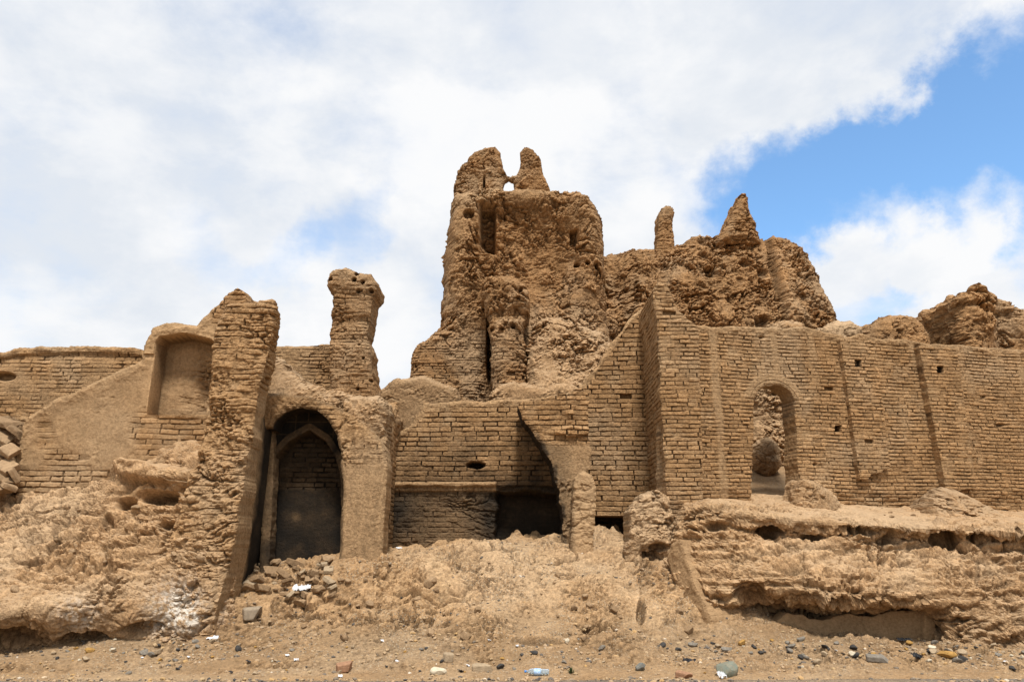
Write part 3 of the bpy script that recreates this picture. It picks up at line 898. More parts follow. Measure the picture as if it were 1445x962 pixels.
# ------------------------------------------------------------------ REAR BLOCK
def rel_rear(c):
    h = erode(c.P, 191, .32, .24, .07, .03, .2, bs=.55)
    right = sstep(1086, 1096, c.px + 6 * fbm(c.P, .7, 2, 192))
    h -= right * .010 * np.clip(c.px - 1090, 0, 90)
    h += right * .45 - .35 * gs(c, 1089, 400, 4, 50)
    z = c.v * 6 + 2.0 * (c.px - 1090) / 60
    h += right * .08 * gnoise(np.stack([c.u * .8, z * 1.0, c.u * 0], -1), 193)
    h -= .8 * sstep(905, 870, c.px) + .3 * sstep(960, 930, c.px)
    h += .014 * np.clip(c.py - 400, -60, 60)
    h -= .35 * (1 - sstep(.2, .42, worley(c.P, 1.3, 194)[0])) * sstep(960, 1000, c.px) * (1 - right)
    return h, pack(len(c.u), 0, np.clip(.45 + .5 * fbm(c.P, 1, 3, 195), 0, 1), 0, 0)
RB = [(835, 640), (840, 344), (870, 337), (905, 338), (928, 338), (952, 338), (972, 333), (984, 322), (1000, 322), (1018, 319), (1040, 320), (1070, 325), (1090, 330), (1115, 329), (1133, 334), (1148, 354), (1158, 386), (1164, 416), (1171, 430), (1169, 470), (1178, 640)]
rear = slab('ruined_block', frontal(27.0), RB, M_TOWER, res=.033, thick=5, relief=rel_rear, edge=(.10, 1.5), R=.5, seed=30, sres=.06,
            side=lambda c: (erode(c.P, 198, .15, .1, .05, .04, .06), pack(len(c.u), 0, .45, 0, 0)))
tag(rear, 'massive eroded mud ruin behind the right wall topped by a cone and a thin stump', 'ruin')
slab('stump', frontal(27.55), [(924, 372), (927, 338), (929, 312), (932, 296), (940, 291), (949, 294), (951, 302), (948, 315), (951, 340), (954, 372)], M_TOWER, res=.03, thick=.7,
     relief=rel_mud(201, big=.1, mid=.06, strata=.04, clod=.04), edge=(.05, 2.5), R=.22, parent=rear, seed=31)
slab('cone', frontal(27.3), [(1010, 345), (1019, 326), (1030, 311), (1036, 293), (1040, 278), (1047, 275), (1054, 281), (1057, 300), (1066, 317), (1069, 330), (1072, 345)], M_TOWER, res=.03, thick=1.4,
     relief=rel_mud(205, big=.12, mid=.1, strata=.08, clod=.06), edge=(.06, 2.5), R=.35, parent=rear, seed=32)

# right-hand mounds and block beyond the wall
mA = slab('earth_mound', frontal(19.5), [(1140, 520), (1155, 466), (1175, 457), (1195, 456), (1212, 466), (1225, 520)], M_BANK, res=.03, thick=1.5, relief=rel_mud(211, big=.1, mid=.04, clod=.03), edge=(.05, 2), R=.5, seed=33)
tag(mA, 'smooth pale earth mound just showing over the wall top left of the dome', 'mound')
mB = slab('dome_stump', frontal(20.5), [(1214, 530), (1220, 466), (1232, 455), (1248, 448), (1268, 446), (1285, 449), (1297, 460), (1306, 474), (1315, 530)], M_TOWER, res=.03, thick=2.0, relief=rel_mud(215, big=.12, mid=.06, clod=.05), edge=(.06, 2), R=.6, seed=34)
tag(mB, 'rounded dome-like stump of mud masonry behind the right wall', 'dome stump')
def rel_blk(c):
    h = erode(c.P, 219, .2, .14, .05, .02, .1)
    h += .02 * np.clip(1395 - c.px, 0, 60) - .0
    h -= .25 * gs(c, 1350, 452, 50, 5)
    return h, pack(len(c.u), 0, .5, 0, 0)
mC = slab('ruined_block', frontal(21.5), [(1310, 540), (1314, 462), (1312, 442), (1325, 436), (1341, 430), (1342, 419), (1358, 414), (1372, 420), (1384, 418), (1405, 426), (1445, 443), (1500, 462), (1580, 480), (1590, 540)], M_TOWER, res=.03, thick=3,
          relief=rel_blk, edge=(.07, 2), R=.5, seed=35)
tag(mC, 'squat eroded ruin with a small knob on top beyond the wall at the right edge', 'ruin')
mD = slab('earth_mound', frontal(17.0), [(1070, 500), (1082, 462), (1095, 454), (1115, 452), (1132, 458), (1145, 500)], M_BANK, res=.025, thick=.8, relief=rel_mud(221, big=.06, mid=.05, clod=.04), edge=(.05, 3), R=.25, seed=36)
tag(mD, 'small clump of broken mud on the wall top above the arched window', 'mound')

# seen through the arched window
def rel_wr(c):
    h = erode(c.P, 225, .25, .12, .03, .03, .09)
    h -= .5 * sstep(.3, .8, gs(c, 1106, 585, 6, 14))
    return h, pack(len(c.u), 0, .7, 0, 0)
wr = slab('rock_mass', frontal(20.3), [(1020, 720), (1025, 560), (1040, 500), (1150, 500), (1160, 720)], M_BANK, res=.025, thick=1.2, relief=rel_wr, edge=(.1, 1.6), R=.4, seed=37)
tag(wr, 'pale crumbling mud face seen through the arched window', 'rock face')

# ------------------------------------------------------------------ SHEETS (banks, ground)
def catmull(T, x):
    """T (k, ...) sampled at parameter x in [0, k-1]"""
    k = len(T)
    i = np.clip(np.floor(x).astype(int), 0, k - 2)
    f = (x - i).reshape(-1, *([1] * (T.ndim - 1)))
    p0, p1, p2, p3 = T[np.maximum(i - 1, 0)], T[i], T[i + 1], T[np.minimum(i + 2, k - 1)]
    return p1 + .5 * f * (p2 - p0 + f * (2 * p0 - 5 * p1 + 4 * p2 - p3 + f * (3 * (p1 - p2) + p3 - p0)))

def sheet(name, cols, mat, res, disp, **kw):
    """cols: list of (px, [(py, Y), ...]) -> grid surface displaced along its normal"""
    G = np.array([[at(px, py, Y) for (py, Y) in prof] for (px, prof) in cols])      # (cols, rows, 3)
    def dens(A):
        L = np.linalg.norm(np.diff(A, axis=0), axis=2).mean(1)
        xs_ = []
        for i, l in enumerate(L):
            nn = max(2, int(l / res))
            xs_.append(i + np.arange(nn) / nn)
        return np.concatenate(xs_ + [[len(A) - 1.0]])
    xu = dens(G)
    xv = dens(G.transpose(1, 0, 2))
    S = catmull(G, xu)
    S = catmull(S.transpose(1, 0, 2), xv).transpose(1, 0, 2)
    du = np.gradient(S, axis=0); dv = np.gradient(S, axis=1)
    N = np.cross(dv, du)
    N /= np.linalg.norm(N, axis=2, keepdims=True) + 1e-9
    c = Ctx(); c.P = S; c.N = N
    c.px, c.py = project(S)
    d, m = disp(c)
    V = S + N * d[..., None]
    m[..., 1] = np.clip(m[..., 1] + CAV_K * cavity_shade(d, res), 0, 1)
    nu, nv = S.shape[:2]
    I = np.arange(nu * nv).reshape(nu, nv)
    q = np.stack([I[:-1, :-1].ravel(), I[:-1, 1:].ravel(), I[1:, 1:].ravel(), I[1:, :-1].ravel()], 1)
    o = mesh_obj(name, V.reshape(-1, 3), q, mat, None, m.reshape(-1, 4), False)
    if hasattr(c, 'salt'):
        a_ = o.data.attributes.new('salt', 'FLOAT', 'POINT')
        a_.data.foreach_set('value', c.salt.astype(np.float32).ravel())
    return o, V, N

def full(shape, tone=.5, soot=0, plast=0, mort=0):
    m = np.zeros(shape + (4,))
    m[..., 0] = mort; m[..., 1] = tone; m[..., 2] = soot; m[..., 3] = plast
    return m

Rb = [
 (900, [(712, 17.0), (735, 16.0), (750, 15.8), (765, 15.7), (780, 15.6), (800, 15.5), (820, 15.4), (840, 15.3), (860, 15.2)]),
 (945, [(706, 17.2), (722, 15.7), (737, 15.25), (760, 15.15), (785, 15.05), (812, 14.9), (835, 14.8), (855, 14.7), (885, 14.5)]),
 (965, [(700, 17.5), (705, 15.8), (712, 14.95), (740, 14.8), (775, 14.65), (810, 14.5), (838, 14.4), (865, 14.3), (900, 14.1)]),
 (1010, [(698, 17.8), (704, 15.6), (714, 14.6), (745, 14.5), (780, 14.4), (815, 14.2), (845, 14.1), (870, 14.1), (908, 13.8)]),
 (1080, [(693, 18.2), (704, 15.9), (724, 14.5), (752, 14.6), (790, 14.2), (812, 13.9), (836, 14.1), (862, 14.75), (910, 14.5)]),
 (1150, [(696, 18.2), (708, 16.1), (731, 14.4), (755, 14.5), (785, 14.1), (810, 13.65), (846, 13.6), (866, 14.65), (910, 14.5)]),
 (1230, [(700, 18.2), (713, 16.5), (736, 14.4), (752, 14.4), (785, 14.2), (815, 13.65), (850, 13.55), (868, 14.6), (908, 14.5)]),
 (1300, [(702, 18.3), (716, 16.8), (740, 14.4), (765, 14.6), (795, 14.2), (820, 13.75), (850, 13.65), (868, 14.4), (908, 14.3)]),
 (1350, [(704, 18.4), (718, 17), (741, 14.35), (764, 14.4), (800, 14.05), (830, 13.75), (855, 13.65), (880, 13.7), (910, 13.6)]),
 (1400, [(705, 18.5), (719, 17.1), (743, 14.2), (764, 14.2), (800, 13.95), (830, 13.7), (855, 13.6), (882, 13.5), (913, 13.5)]),
 (1460, [(706, 18.6), (720, 17.3), (746, 14.1), (770, 14.1), (800, 13.9), (830, 13.7), (855, 13.5), (890, 13.4), (925, 13.5)]),
 (1640, [(708, 18.9), (722, 17.9), (748, 14.1), (770, 14.0), (800, 13.8), (830, 13.6), (855, 13.4), (890, 13.3), (930, 13.3)]),
]
def disp_rb(c):
    face = sstep(728, 745, c.py - .02 * (c.px - 1050)) 
    d = erode(c.P, 231, .14, .11, .03, .02, .08, bs=1.1) * (.45 + .55 * face) + face * crumb(c.P, 238, 2.4, .05)
    d += .08 * fbm(c.P, 1.5, 4, 232) * face
    # brick shreds at the left corner
    h2, mo, to = bricks(c.P[..., 0], c.P[..., 2], seed=233)
    corner = gs(c, 975, 745, 30, 35)
    d += 1.1 * h2 * corner
    # hollows under the lip
    for (x, y, rx, ry, a) in [(1087, 750, 20, 8, .55), (1145, 757, 17, 6, .4), (1330, 763, 24, 10, .5), (1440, 756, 8, 9, .25), (1255, 760, 12, 7, .3), (1200, 752, 25, 5, .22), (1010, 742, 16, 8, .22), (1120, 800, 28, 8, .3), (1060, 835, 26, 18, .3)]:
        d -= .75 * a * sstep(.25, .85, gs(c, x, y, rx, ry) + .2 * fbm(c.P, 4, 4, 234)) * face
    # small drop ledges
    z = c.P[..., 2] * 5 + 1.6 * fbm(c.P, 1.2, 3, 235)
    d += .05 * face * (sstep(.3, .7, z - np.floor(z)) - .5)
    m = full(c.px.shape, np.clip(.6 + .5 * fbm(c.P, 1.5, 3, 236) - .25 * sstep(850, 880, c.py), 0, 1), 0, 0)
    m[..., 0] = mo * corner * .8
    return d, m
bank_r, BRV, BRN = sheet('right_bank', Rb, M_BANK, .024, disp_rb)
tag(bank_r, kind='structure')

Lb = [
 (-190, [(680, 16.5), (712, 14.4), (765, 13.2), (830, 12.3), (890, 11.7), (930, 12.1), (975, 12.4)]),
 (-80, [(680, 16.4), (708, 14.5), (757, 13.45), (820, 12.5), (880, 11.95), (922, 12.4), (965, 12.7)]),
 (0, [(672, 16.4), (702, 14.7), (752, 13.65), (815, 12.7), (870, 12.15), (915, 12.65), (958, 12.9)]),
 (80, [(672, 16), (702, 14.5), (742, 13.75), (800, 12.95), (855, 12.4), (902, 12.75), (932, 13.0)]),
 (160, [(660, 15.6), (688, 14.4), (732, 13.85), (790, 13.15), (845, 12.7), (888, 12.85), (914, 13.1)]),
 (220, [(630, 15.2), (660, 14.2), (708, 13.8), (780, 13.3), (838, 12.95), (875, 12.9), (908, 13.05)]),
 (280, [(620, 15), (655, 13.75), (708, 13.5), (780, 13.3), (838, 13.1), (878, 13.05), (905, 13.15)]),
 (330, [(690, 14.6), (730, 14.1), (765, 13.9), (800, 13.8), (840, 13.7), (880, 13.6), (905, 13.6)]),
]
def disp_lb(c):
    d = erode(c.P, 241, .16, .08, .03, .0, .07, bs=1.1) + crumb(c.P, 248, 2.4, .04) + .05 * fbm(c.P, 2.1, 4, 242)
    ledge = sstep(.2, .8, gs(c, 215, 672, 60, 14))
    d += .3 * ledge
    c.salt = np.clip(1.5 * gs(c, 260, 858, 36, 28) + .6 * gs(c, 110, 868, 26, 22), 0, 1)
    for (x, y, rx, ry, a) in [(180, 712, 16, 10, .5), (225, 702, 30, 10, .42), (278, 694, 24, 14, .35), (150, 733, 10, 10, .25), (40, 790, 26, 5, .22), (20, 905, 40, 16, .25), (120, 905, 40, 14, .22), (200, 888, 30, 12, .2), (240, 742, 16, 7, .18), (90, 740, 18, 6, .15)]:
        d -= a * sstep(.25, .85, gs(c, x, y, rx, ry) + .15 * fbm(c.P, 5, 3, 243))
    z = c.P[..., 2] * 4.5 + 1.8 * fbm(c.P, 1.1, 3, 244)
    d += .06 * (sstep(.3, .7, z - np.floor(z)) - .5) * sstep(880, 760, c.py)
    m = full(c.px.shape, np.clip(.62 + .5 * fbm(c.P, 1.5, 3, 246) - .3 * sstep(850, 890, c.py), 0, 1), 0, 0)
    return d, m
bank_l, BLV, BLN = sheet('left_bank', Lb, M_BANK, .022, disp_lb)
tag(bank_l, kind='structure')

PW = through(1095, 14.25, 1318, 14.2, 890)
pw = slab('plinth', PW, [(1085, 930), (1092, 880), (1110, 868), (1160, 872), (1200, 868), (1316, 861), (1320, 930)], M_PLAST, res=.02, thick=.4,
          relief=lambda c: (.015 * fbm(c.P, 3, 3, 251) + .03 * fbm(c.P, 1.2, 4, 252) - .04 * np.maximum(0, fbm(c.P, 5, 4, 253)) + .05 * box(c, 1302, 850, 1330, 940, 1.5), pack(len(c.u), 0, .62, 0, .9)), edge=(.09, 2.4), R=.03, seed=40)
tag(pw, 'low smooth plastered plinth exposed in the undercut foot of the right bank', 'plinth')

STRIP = Plane(at(944, 800, 14.75)[:2], at(1003, 860, 13.9)[:2])
st = slab('wall_corner', STRIP, [(940, 790), (946, 768), (958, 760), (968, 790), (985, 835), (1004, 872), (1012, 910), (990, 910), (962, 845)], M_PLAST, res=.02, thick=.5,
          relief=lambda c: (.09 * fbm(c.P, 1.6, 5, 255, gain=.6), pack(len(c.u), 0, .55, 0, .9)), edge=(.03, 4), R=.05, seed=41)
tag(st, 'slanting remnant of a plastered wall corner at the left end of the right bank', 'wall remnant')

# eroded lump at the buttress foot
lp = slab('mud_lump', frontal(15.0), [(880, 800), (888, 745), (893, 715), (905, 698), (925, 692), (945, 700), (952, 730), (950, 765), (940, 785), (925, 775), (905, 775), (895, 800)], M_BANK, res=.02, thick=1.0,
          relief=lambda c: (erode(c.P, 261, .12, .1, .03, .02, .09) - .25 * sstep(.4, .8, gs(c, 930, 772, 18, 8)), pack(len(c.u), 0, .6, 0, 0)), edge=(.10, 2.5), R=.14, seed=42)
tag(lp, 'bulging lump of fallen mud at the foot of the tall buttress', 'mud lump')
cone1 = slab('earth_heap', off(WR, .35), [(1290, 740), (1300, 712), (1318, 694), (1335, 686), (1352, 688), (1368, 702), (1384, 720), (1395, 745)], M_BANK, res=.022, thick=.5,
          relief=lambda c: (erode(c.P, 265, .12, .06, .04, 0, .08) + .015 * np.clip(c.py - 700, -15, 30), pack(len(c.u), 0, .35, 0, 0)), edge=(.09, 2), R=.25, seed=43)
tag(cone1, 'conical heap of crumbled earth against the wall foot under the right pilaster', 'earth heap')
heap2 = slab('earth_heap', off(WR, .3), [(1118, 730), (1122, 690), (1130, 676), (1150, 680), (1170, 694), (1183, 712), (1190, 735)], M_BANK, res=.022, thick=.45,
          relief=rel_mud(268, big=.1, mid=.09, clod=.08), edge=(.06, 3), R=.25, seed=44)
tag(heap2, 'rough heap of broken mud beside the arched window', 'earth heap')

# ground: thin-plate surface through measured points
pts = []
for x in (-16, -11, -7, -3.5, 0, 3.5, 7, 11, 16): pts += [(x, 8.0, 0.0), (x, 9.5, 0.0), (x, 10.8, 0.02)]
for x in (-16, -11): pts += [(x, 12.5, .0), (x, 15, .1), (x, 18, .3)]
for x in (6.5, 9, 12, 16): pts += [(x, 12.3, .06), (x, 13.6, .12), (x, 15.5, .15), (x, 18, .3)]
for (px, py, Y) in [(60, 945, 11.7), (150, 915, 12.6), (250, 905, 13.0), (330, 892, 13.3), (352, 850, 13.9), (352, 806, 14.9), (420, 788, 15.2), (470, 786, 15.2), (400, 830, 14.4), (450, 860, 13.8),
                    (540, 788, 14.9), (600, 776, 15.7), (700, 768, 15.9), (770, 775, 15.6), (830, 782, 15.3), (880, 778, 15.3), (560, 830, 14.1), (700, 825, 14.3), (820, 830, 14.2), (920, 822, 14.4),
                    (500, 890, 13.1), (640, 885, 13.1), (780, 890, 13.1), (900, 880, 13.4), (990, 905, 13.4), (420, 900, 12.9), (300, 925, 12.4), (500, 930, 12.1), (700, 925, 12.1), (900, 925, 12.2), (1050, 918, 12.9), (1200, 912, 13.2),
                    (500, 792, 14.4), (545, 787, 14.5), (470, 800, 14.3), (600, 772, 16.9), (700, 766, 16.9), (440, 782, 16.2), (860, 755, 16.6)]:
    pts.append(tuple(at(px, py, Y)))
pts = np.array(pts)
def tps(r2):
    return np.where(r2 > 1e-9, .5 * r2 * np.log(np.maximum(r2, 1e-9)), 0)
A = pts[:, :2]
K = tps(((A[:, None] - A[None])**2).sum(2)) + np.eye(len(A)) * .02
Q = np.c_[np.ones(len(A)), A]
W = np.linalg.solve(np.block([[K, Q], [Q.T, np.zeros((3, 3))]]), np.r_[pts[:, 2], 0, 0, 0])
def ground_base(x, y):
    z = W[-3] + W[-2] * x + W[-1] * y
    for i in range(len(A)):
        z = z + W[i] * tps((x - A[i, 0])**2 + (y - A[i, 1])**2)
    return z
gx = np.arange(-13.5, 14.5, .024)
gy = np.arange(8.2, 17.4, .024)
GX, GY = np.meshgrid(gx, gy)
GZ0 = ground_base(GX, GY)
c = Ctx(); c.P = np.stack([GX, GY, GZ0], -1); c.px, c.py = project(c.P)
slope = sstep(.25, .8, GZ0)
strip = sstep(11.0, 11.9, GY + .35 * fbm(c.P, .5, 2, 270))
rough = np.clip(.15 + .5 * strip + .75 * slope, 0, 1)
gd = rough * erode(c.P, 271, .22, .10, .03, 0, .13, bs=1.2) + .012 * fbm(c.P, 9, 3, 272) + .03 * fbm(c.P, .6, 3, 273)
gd += slope * .09 * fbm(c.P, 1.9, 4, 274) + slope * crumb(c.P, 277, 2.2, .14) * sstep(-.1, .25, fbm(c.P, .7, 2, 278))
for (x, y, rx, ry, a) in [(905, 862, 6, 16, .25), (760, 905, 40, 5, .12), (440, 870, 20, 5, .12), (830, 880, 18, 5, .12), (480, 845, 10, 4, .1)]:
    gd -= a * sstep(.2, .8, gs(c, x, y, rx, ry) + .2 * fbm(c.P, 4, 3, 275)) * 1.0
gdy, gdx = np.gradient(GZ0, .024)
gN = np.stack([-gdx, -gdy, np.ones_like(gdx)], -1); gN /= np.linalg.norm(gN, axis=2, keepdims=True)
GP = np.stack([GX, GY, GZ0], -1) + gN * gd[..., None]
GZ = GZ0 + gd * gN[..., 2]
I = np.arange(GX.size).reshape(GX.shape)
q = np.stack([I[:-1, :-1].ravel(), I[:-1, 1:].ravel(), I[1:, 1:].ravel(), I[1:, :-1].ravel()], 1)
m = full(GX.shape, np.clip(.5 + .4 * fbm(c.P, .8, 3, 276) + .25 * slope - .28 * strip * (1 - slope), 0, 1))
m[..., 1] = np.clip(m[..., 1] + CAV_K * cavity_shade(gd, .024), 0, 1)
g = mesh_obj('debris_slope', GP.reshape(-1, 3), q, M_GROUND, None, m.reshape(-1, 4), False)
tag(g, kind='structure')

def gz(x, y):
    i = min(max((y - gy[0]) / .024, 0), len(gy) - 2); j = min(max((x - gx[0]) / .024, 0), len(gx) - 2)
    a, b = int(i), int(j)
    fa, fb = i - a, j - b
    return ((GZ[a, b] * (1 - fb) + GZ[a, b + 1] * fb) * (1 - fa) + (GZ[a + 1, b] * (1 - fb) + GZ[a + 1, b + 1] * fb) * fa)

def on_ground(px, py):
    """where the view ray first meets the ground surface"""
    d = ray(px, py)
    for Y in np.arange(9.0, 17.2, .02):
        t = Y / d[1]
        x, z = d[0] * t, H + d[2] * t
        if z <= gz(x, Y): return np.array([x, Y, gz(x, Y)])
    return None

# far terrain and the court behind the walls
def flat(name, x0, x1, y0, y1, nx, ny, zf, mat):
    X, Y = np.meshgrid(np.linspace(x0, x1, nx), np.linspace(y0, y1, ny))
    Z = zf(X, Y)
    I = np.arange(X.size).reshape(X.shape)
    q = np.stack([I[:-1, :-1].ravel(), I[:-1, 1:].ravel(), I[1:, 1:].ravel(), I[1:, :-1].ravel()], 1)
    P_ = np.stack([X, Y, Z], -1)
    return tag(mesh_obj(name, P_.reshape(-1, 3), q, mat, None, full(X.shape).reshape(-1, 4)), kind='structure')
flat('ground', -400, 400, -300, 600, 120, 120, lambda X, Y: -.12 + 0 * X, M_GROUND)
CXg, CTg = np.meshgrid(np.linspace(-14, 22, 560), np.linspace(0, 1, 300))
front_y = np.where(CXg < 3.4, 17.75, 15.75 + .215 * (CXg - 3.4))
CYg = front_y + (40 - front_y) * CTg**1.6
P_ = np.stack([CXg, CYg, 0 * CXg], -1)
CZg = 2.35 + .40 * np.clip(CYg - 16.4, 0, 4) - .5 * sstep(3.6, 3.0, CXg) + .10 * fbm(P_, 1.1, 3, 281) + .03 * fbm(P_, 5, 3, 282)
I = np.arange(CXg.size).reshape(CXg.shape)
q = np.stack([I[:-1, :-1].ravel(), I[:-1, 1:].ravel(), I[1:, 1:].ravel(), I[1:, :-1].ravel()], 1)
tag(mesh_obj('court_ground', np.stack([CXg, CYg, CZg], -1).reshape(-1, 3), q, M_GROUND, None, full(CXg.shape).reshape(-1, 4)), kind='structure')

# gravel road edge at the very front
M_ROAD = earth('gravel_road', (.20, .17, .135), (.16, .135, .11), (.10, .085, .07), grain=1.0, bump=.9, dust=.1, pebble=.9)
RX, RV = np.meshgrid(np.arange(-12, 13, .05), np.linspace(0, 1, 60))
edge_y = 10.62 + .10 * fbm(np.stack([RX, RX * 0, RX * 0], -1), .35, 4, 285) + .06 * np.clip(RX - 2, -3, 8) * .4
RYY = 6.5 + (edge_y - 6.5) * RV
RZ = np.array([[0.0]]) + .045 - .16 * sstep(.97, 1.0, RV) + .0 * RX
RZ = RZ + .012 * fbm(np.stack([RX, RYY, 0 * RX], -1), 8, 3, 286)
I = np.arange(RX.size).reshape(RX.shape)
q = np.stack([I[:-1, :-1].ravel(), I[:-1, 1:].ravel(), I[1:, 1:].ravel(), I[1:, :-1].ravel()], 1)
tag(mesh_obj('road', np.stack([RX, RYY, RZ], -1).reshape(-1, 3), q, M_ROAD, None, full(RX.shape).reshape(-1, 4)), kind='structure')

# ------------------------------------------------------------------ STONES, CLODS, LITTER
import bmesh
def ico(sub):
    bm = bmesh.new()
    bmesh.ops.create_icosphere(bm, subdivisions=sub, radius=1)
    V = np.array([v.co[:] for v in bm.verts]); Fc = np.array([[v.index for v in f.verts] for f in bm.faces])
    bm.free()
    return V, Fc

def rock_shape(seed, sub=4, cuts=9, squash=(1, .8, .65), rough=.08):
    V, Fc = ico(sub)
    r = np.random.default_rng(seed)
    for k in range(cuts):
        nrm = r.normal(size=3); nrm /= np.linalg.norm(nrm)
        d = r.uniform(.45, .8)
        s = V @ nrm
        V = V - np.outer(np.maximum(s - d, 0) * .92, nrm)
    V = V * np.array(squash)
    V = V * (1 + rough * fbm(V, 2.2, 4, seed) + .4 * rough * fbm(V, 7, 3, seed + 1))[:, None]
    V[:, 2] -= V[:, 2].min() * .62
    return V, Fc

def brick_shape(seed, dims=(1, .55, .38), rough=.05, wear=.12):
    V, Fc = ico(4)
    r = np.random.default_rng(seed)
    p = 7.0
    rr = (np.abs(V)**p).sum(1)**(-1 / p)
    V = V * rr[:, None]
    # broken end
    nrm = np.array([1, r.uniform(-.5, .5), r.uniform(-.4, .4)]); nrm /= np.linalg.norm(nrm)
    s = V @ nrm
    V = V - np.outer(np.maximum(s - r.uniform(.35, .8), 0), nrm)
    V = V * np.array(dims)
    V = V * (1 + rough * fbm(V, 3, 4, seed) + wear * .4 * fbm(V, 8, 3, seed + 2))[:, None]
    V[:, 2] -= V[:, 2].min() * .75
    return V, Fc

def proto(name, VF, mat):
    V, Fc = VF
    me = bpy.data.meshes.new(name)
    me.from_pydata(V.tolist(), [], Fc.tolist())
    me.polygons.foreach_set('use_smooth', np.full(len(me.polygons), False))
    me.materials.append(mat)
    return me

M_CLOD = simple('clod', (.38, .255, .145), .95, .35, 3, .8, .1)
M_CLOD2 = simple('clod_dark', (.29, .19, .105), .95, .35, 3, .8, .1)
M_TAN = simple('tan_stone', (.40, .30, .19), .9, .3, 3, .5)
M_GREY = simple('grey_stone', (.23, .20, .16), .85, .35, 3, .5)
M_DARK = simple('dark_stone', (.055, .05, .045), .8, .3, 3, .5)
M_OCHRE = simple('ochre_stone', (.42, .24, .07), .9, .35, 3, .5)
M_CREAM = simple('cream_stone', (.60, .52, .38), .85, .25, 3, .4)
M_GREEN = simple('green_rock', (.155, .19, .155), .75, .5, 2.0, .8, .3, col2=(.22, .19, .13))
M_BLUEG = simple('bluegrey_rock', (.12, .13, .125), .75, .45, 2.5, .8, .3, col2=(.21, .19, .15))
M_RED = simple('red_brick', (.36, .20, .115), .9, .3, 3, .6)
M_GBRICK = simple('grey_brick', (.34, .27, .19), .92, .25, 4, .5)
M_WHITE = simple('white_plastic', (.72, .73, .74), .45, .12, 5, .2, .4)
M_BLACK = simple('black_plastic', (.02, .02, .022), .5, .3, 5, .2, .4)

clods = [proto('clod', rock_shape(500 + k, 3, 7, (1, .85, .7), .16), M_CLOD if k % 3 else M_CLOD2) for k in range(6)]
bricksP = [proto('brick_fragment', brick_shape(520 + k, (1, .6 + .2 * (k % 2), .34), .06, .14), (M_CLOD, M_CLOD2, M_TAN)[k % 3]) for k in range(6)]
stonesP = {k: [proto(k + '_stone', rock_shape(540 + 7 * i + j, 3, 10, (1, .8, .6), .06), m_) for j in range(3)]
           for i, (k, m_) in enumerate([('tan', M_TAN), ('grey', M_GREY), ('dark', M_DARK), ('ochre', M_OCHRE), ('cream', M_CREAM)])}

def place(name, me, loc, s, rot, label, cat, group=None):
    o = bpy.data.objects.new(name, me)
    C.objects.link(o)
    o.location = loc
    o.scale = (s, s, s)
    o.rotation_euler = rot
    return tag(o, label, cat, group)

def scatter(n, region, smin, smax, fn, tilt=.5, power=2.5):
    k = 0; tries = 0
    while k < n and tries < n * 20:
        tries += 1
        px, py = region()
        p = on_ground(px, py)
        if p is None: continue
        s = smin + (smax - smin) * random.random()**power
        fn(p, s, (random.uniform(-tilt, tilt), random.uniform(-tilt, tilt), random.uniform(0, 6.28)))
        k += 1

U_ = random.uniform
# broken bricks heaped in front of the blackened arch
scatter(60, lambda: (345 + 125 * random.random()**.9, U_(787, 845)), .05, .17,
        lambda p, s, r: place('brick_fragment', random.choice(bricksP), p + [0, 0, .1 * s], s, r, 'broken mudbrick lying in the heap before the blackened arch', 'brick fragment', 'broken bricks before the blackened arch'), .7, 1.4)
# clods on the debris slope
scatter(75, lambda: (U_(360, 985), 790 + 115 * random.random()), .03, .11,
        lambda p, s, r: place('earth_clod', random.choice(clods), p - [0, 0, .15 * s], s, r, 'rounded mud clod lying on the central debris slope', 'clod', 'mud clods on the debris slope'), .4)
def on_bank(V, N, n, x0, x1, y0, y1, smin, smax, label, group):
    px, py = project(V)
    ok = np.argwhere((px > x0) & (px < x1) & (py > y0) & (py < y1) & (N[..., 2] > .35))
    for k in RNG.choice(len(ok), n, replace=False):
        i, j = ok[k]
        s_ = smin + (smax - smin) * random.random()**2.5
        place('earth_clod', random.choice(clods), V[i, j] - [0, 0, .1 * s_], s_, (random.uniform(-.5, .5), random.uniform(-.5, .5), random.uniform(0, 6.3)), label, 'clod', group)
on_bank(BRV, BRN, 32, 985, 1440, 706, 742, .02, .075, 'small clod of dry mud on the terrace below the long wall', 'clods on the terrace')
on_bank(BLV, BLN, 36, 0, 300, 690, 880, .025, .10, 'mud clod resting on the left earth bank', 'clods on the left bank')
kinds = ['tan'] * 5 + ['grey'] * 4 + ['dark'] * 3 + ['ochre'] * 2 + ['cream']
def st_place(p, s, r):
    k = random.choice(kinds)
    lab = {'tan': 'small tan stone in the rubble strip along the foot of the ruin', 'grey': 'small grey stone in the rubble strip along the foot of the ruin',
           'dark': 'small black cinder-like stone in the rubble strip', 'ochre': 'small yellow-ochre stone in the rubble strip', 'cream': 'small pale cream stone in the rubble strip'}[k]
    place('stone', random.choice(stonesP[k]), p, s, r, lab, 'stone', k + ' stones in the rubble strip')
scatter(75, lambda: (U_(40, 1000), U_(898, 952)), .022, .075, st_place, .4, 3)
hubs = [(1010, 915), (1060, 913), (1120, 914), (1190, 912), (1225, 925), (1285, 910), (1330, 924), (1370, 916), (1420, 928), (1150, 932)]
def hub():
    x, y = random.choice(hubs)
    return random.gauss(x, 24), min(950, max(904, random.gauss(y, 7)))
scatter(125, hub, .025, .10, st_place, .4, 2.6)
scatter(40, lambda: (U_(60, 340), U_(905, 935)), .022, .09, st_place, .4, 2.6)

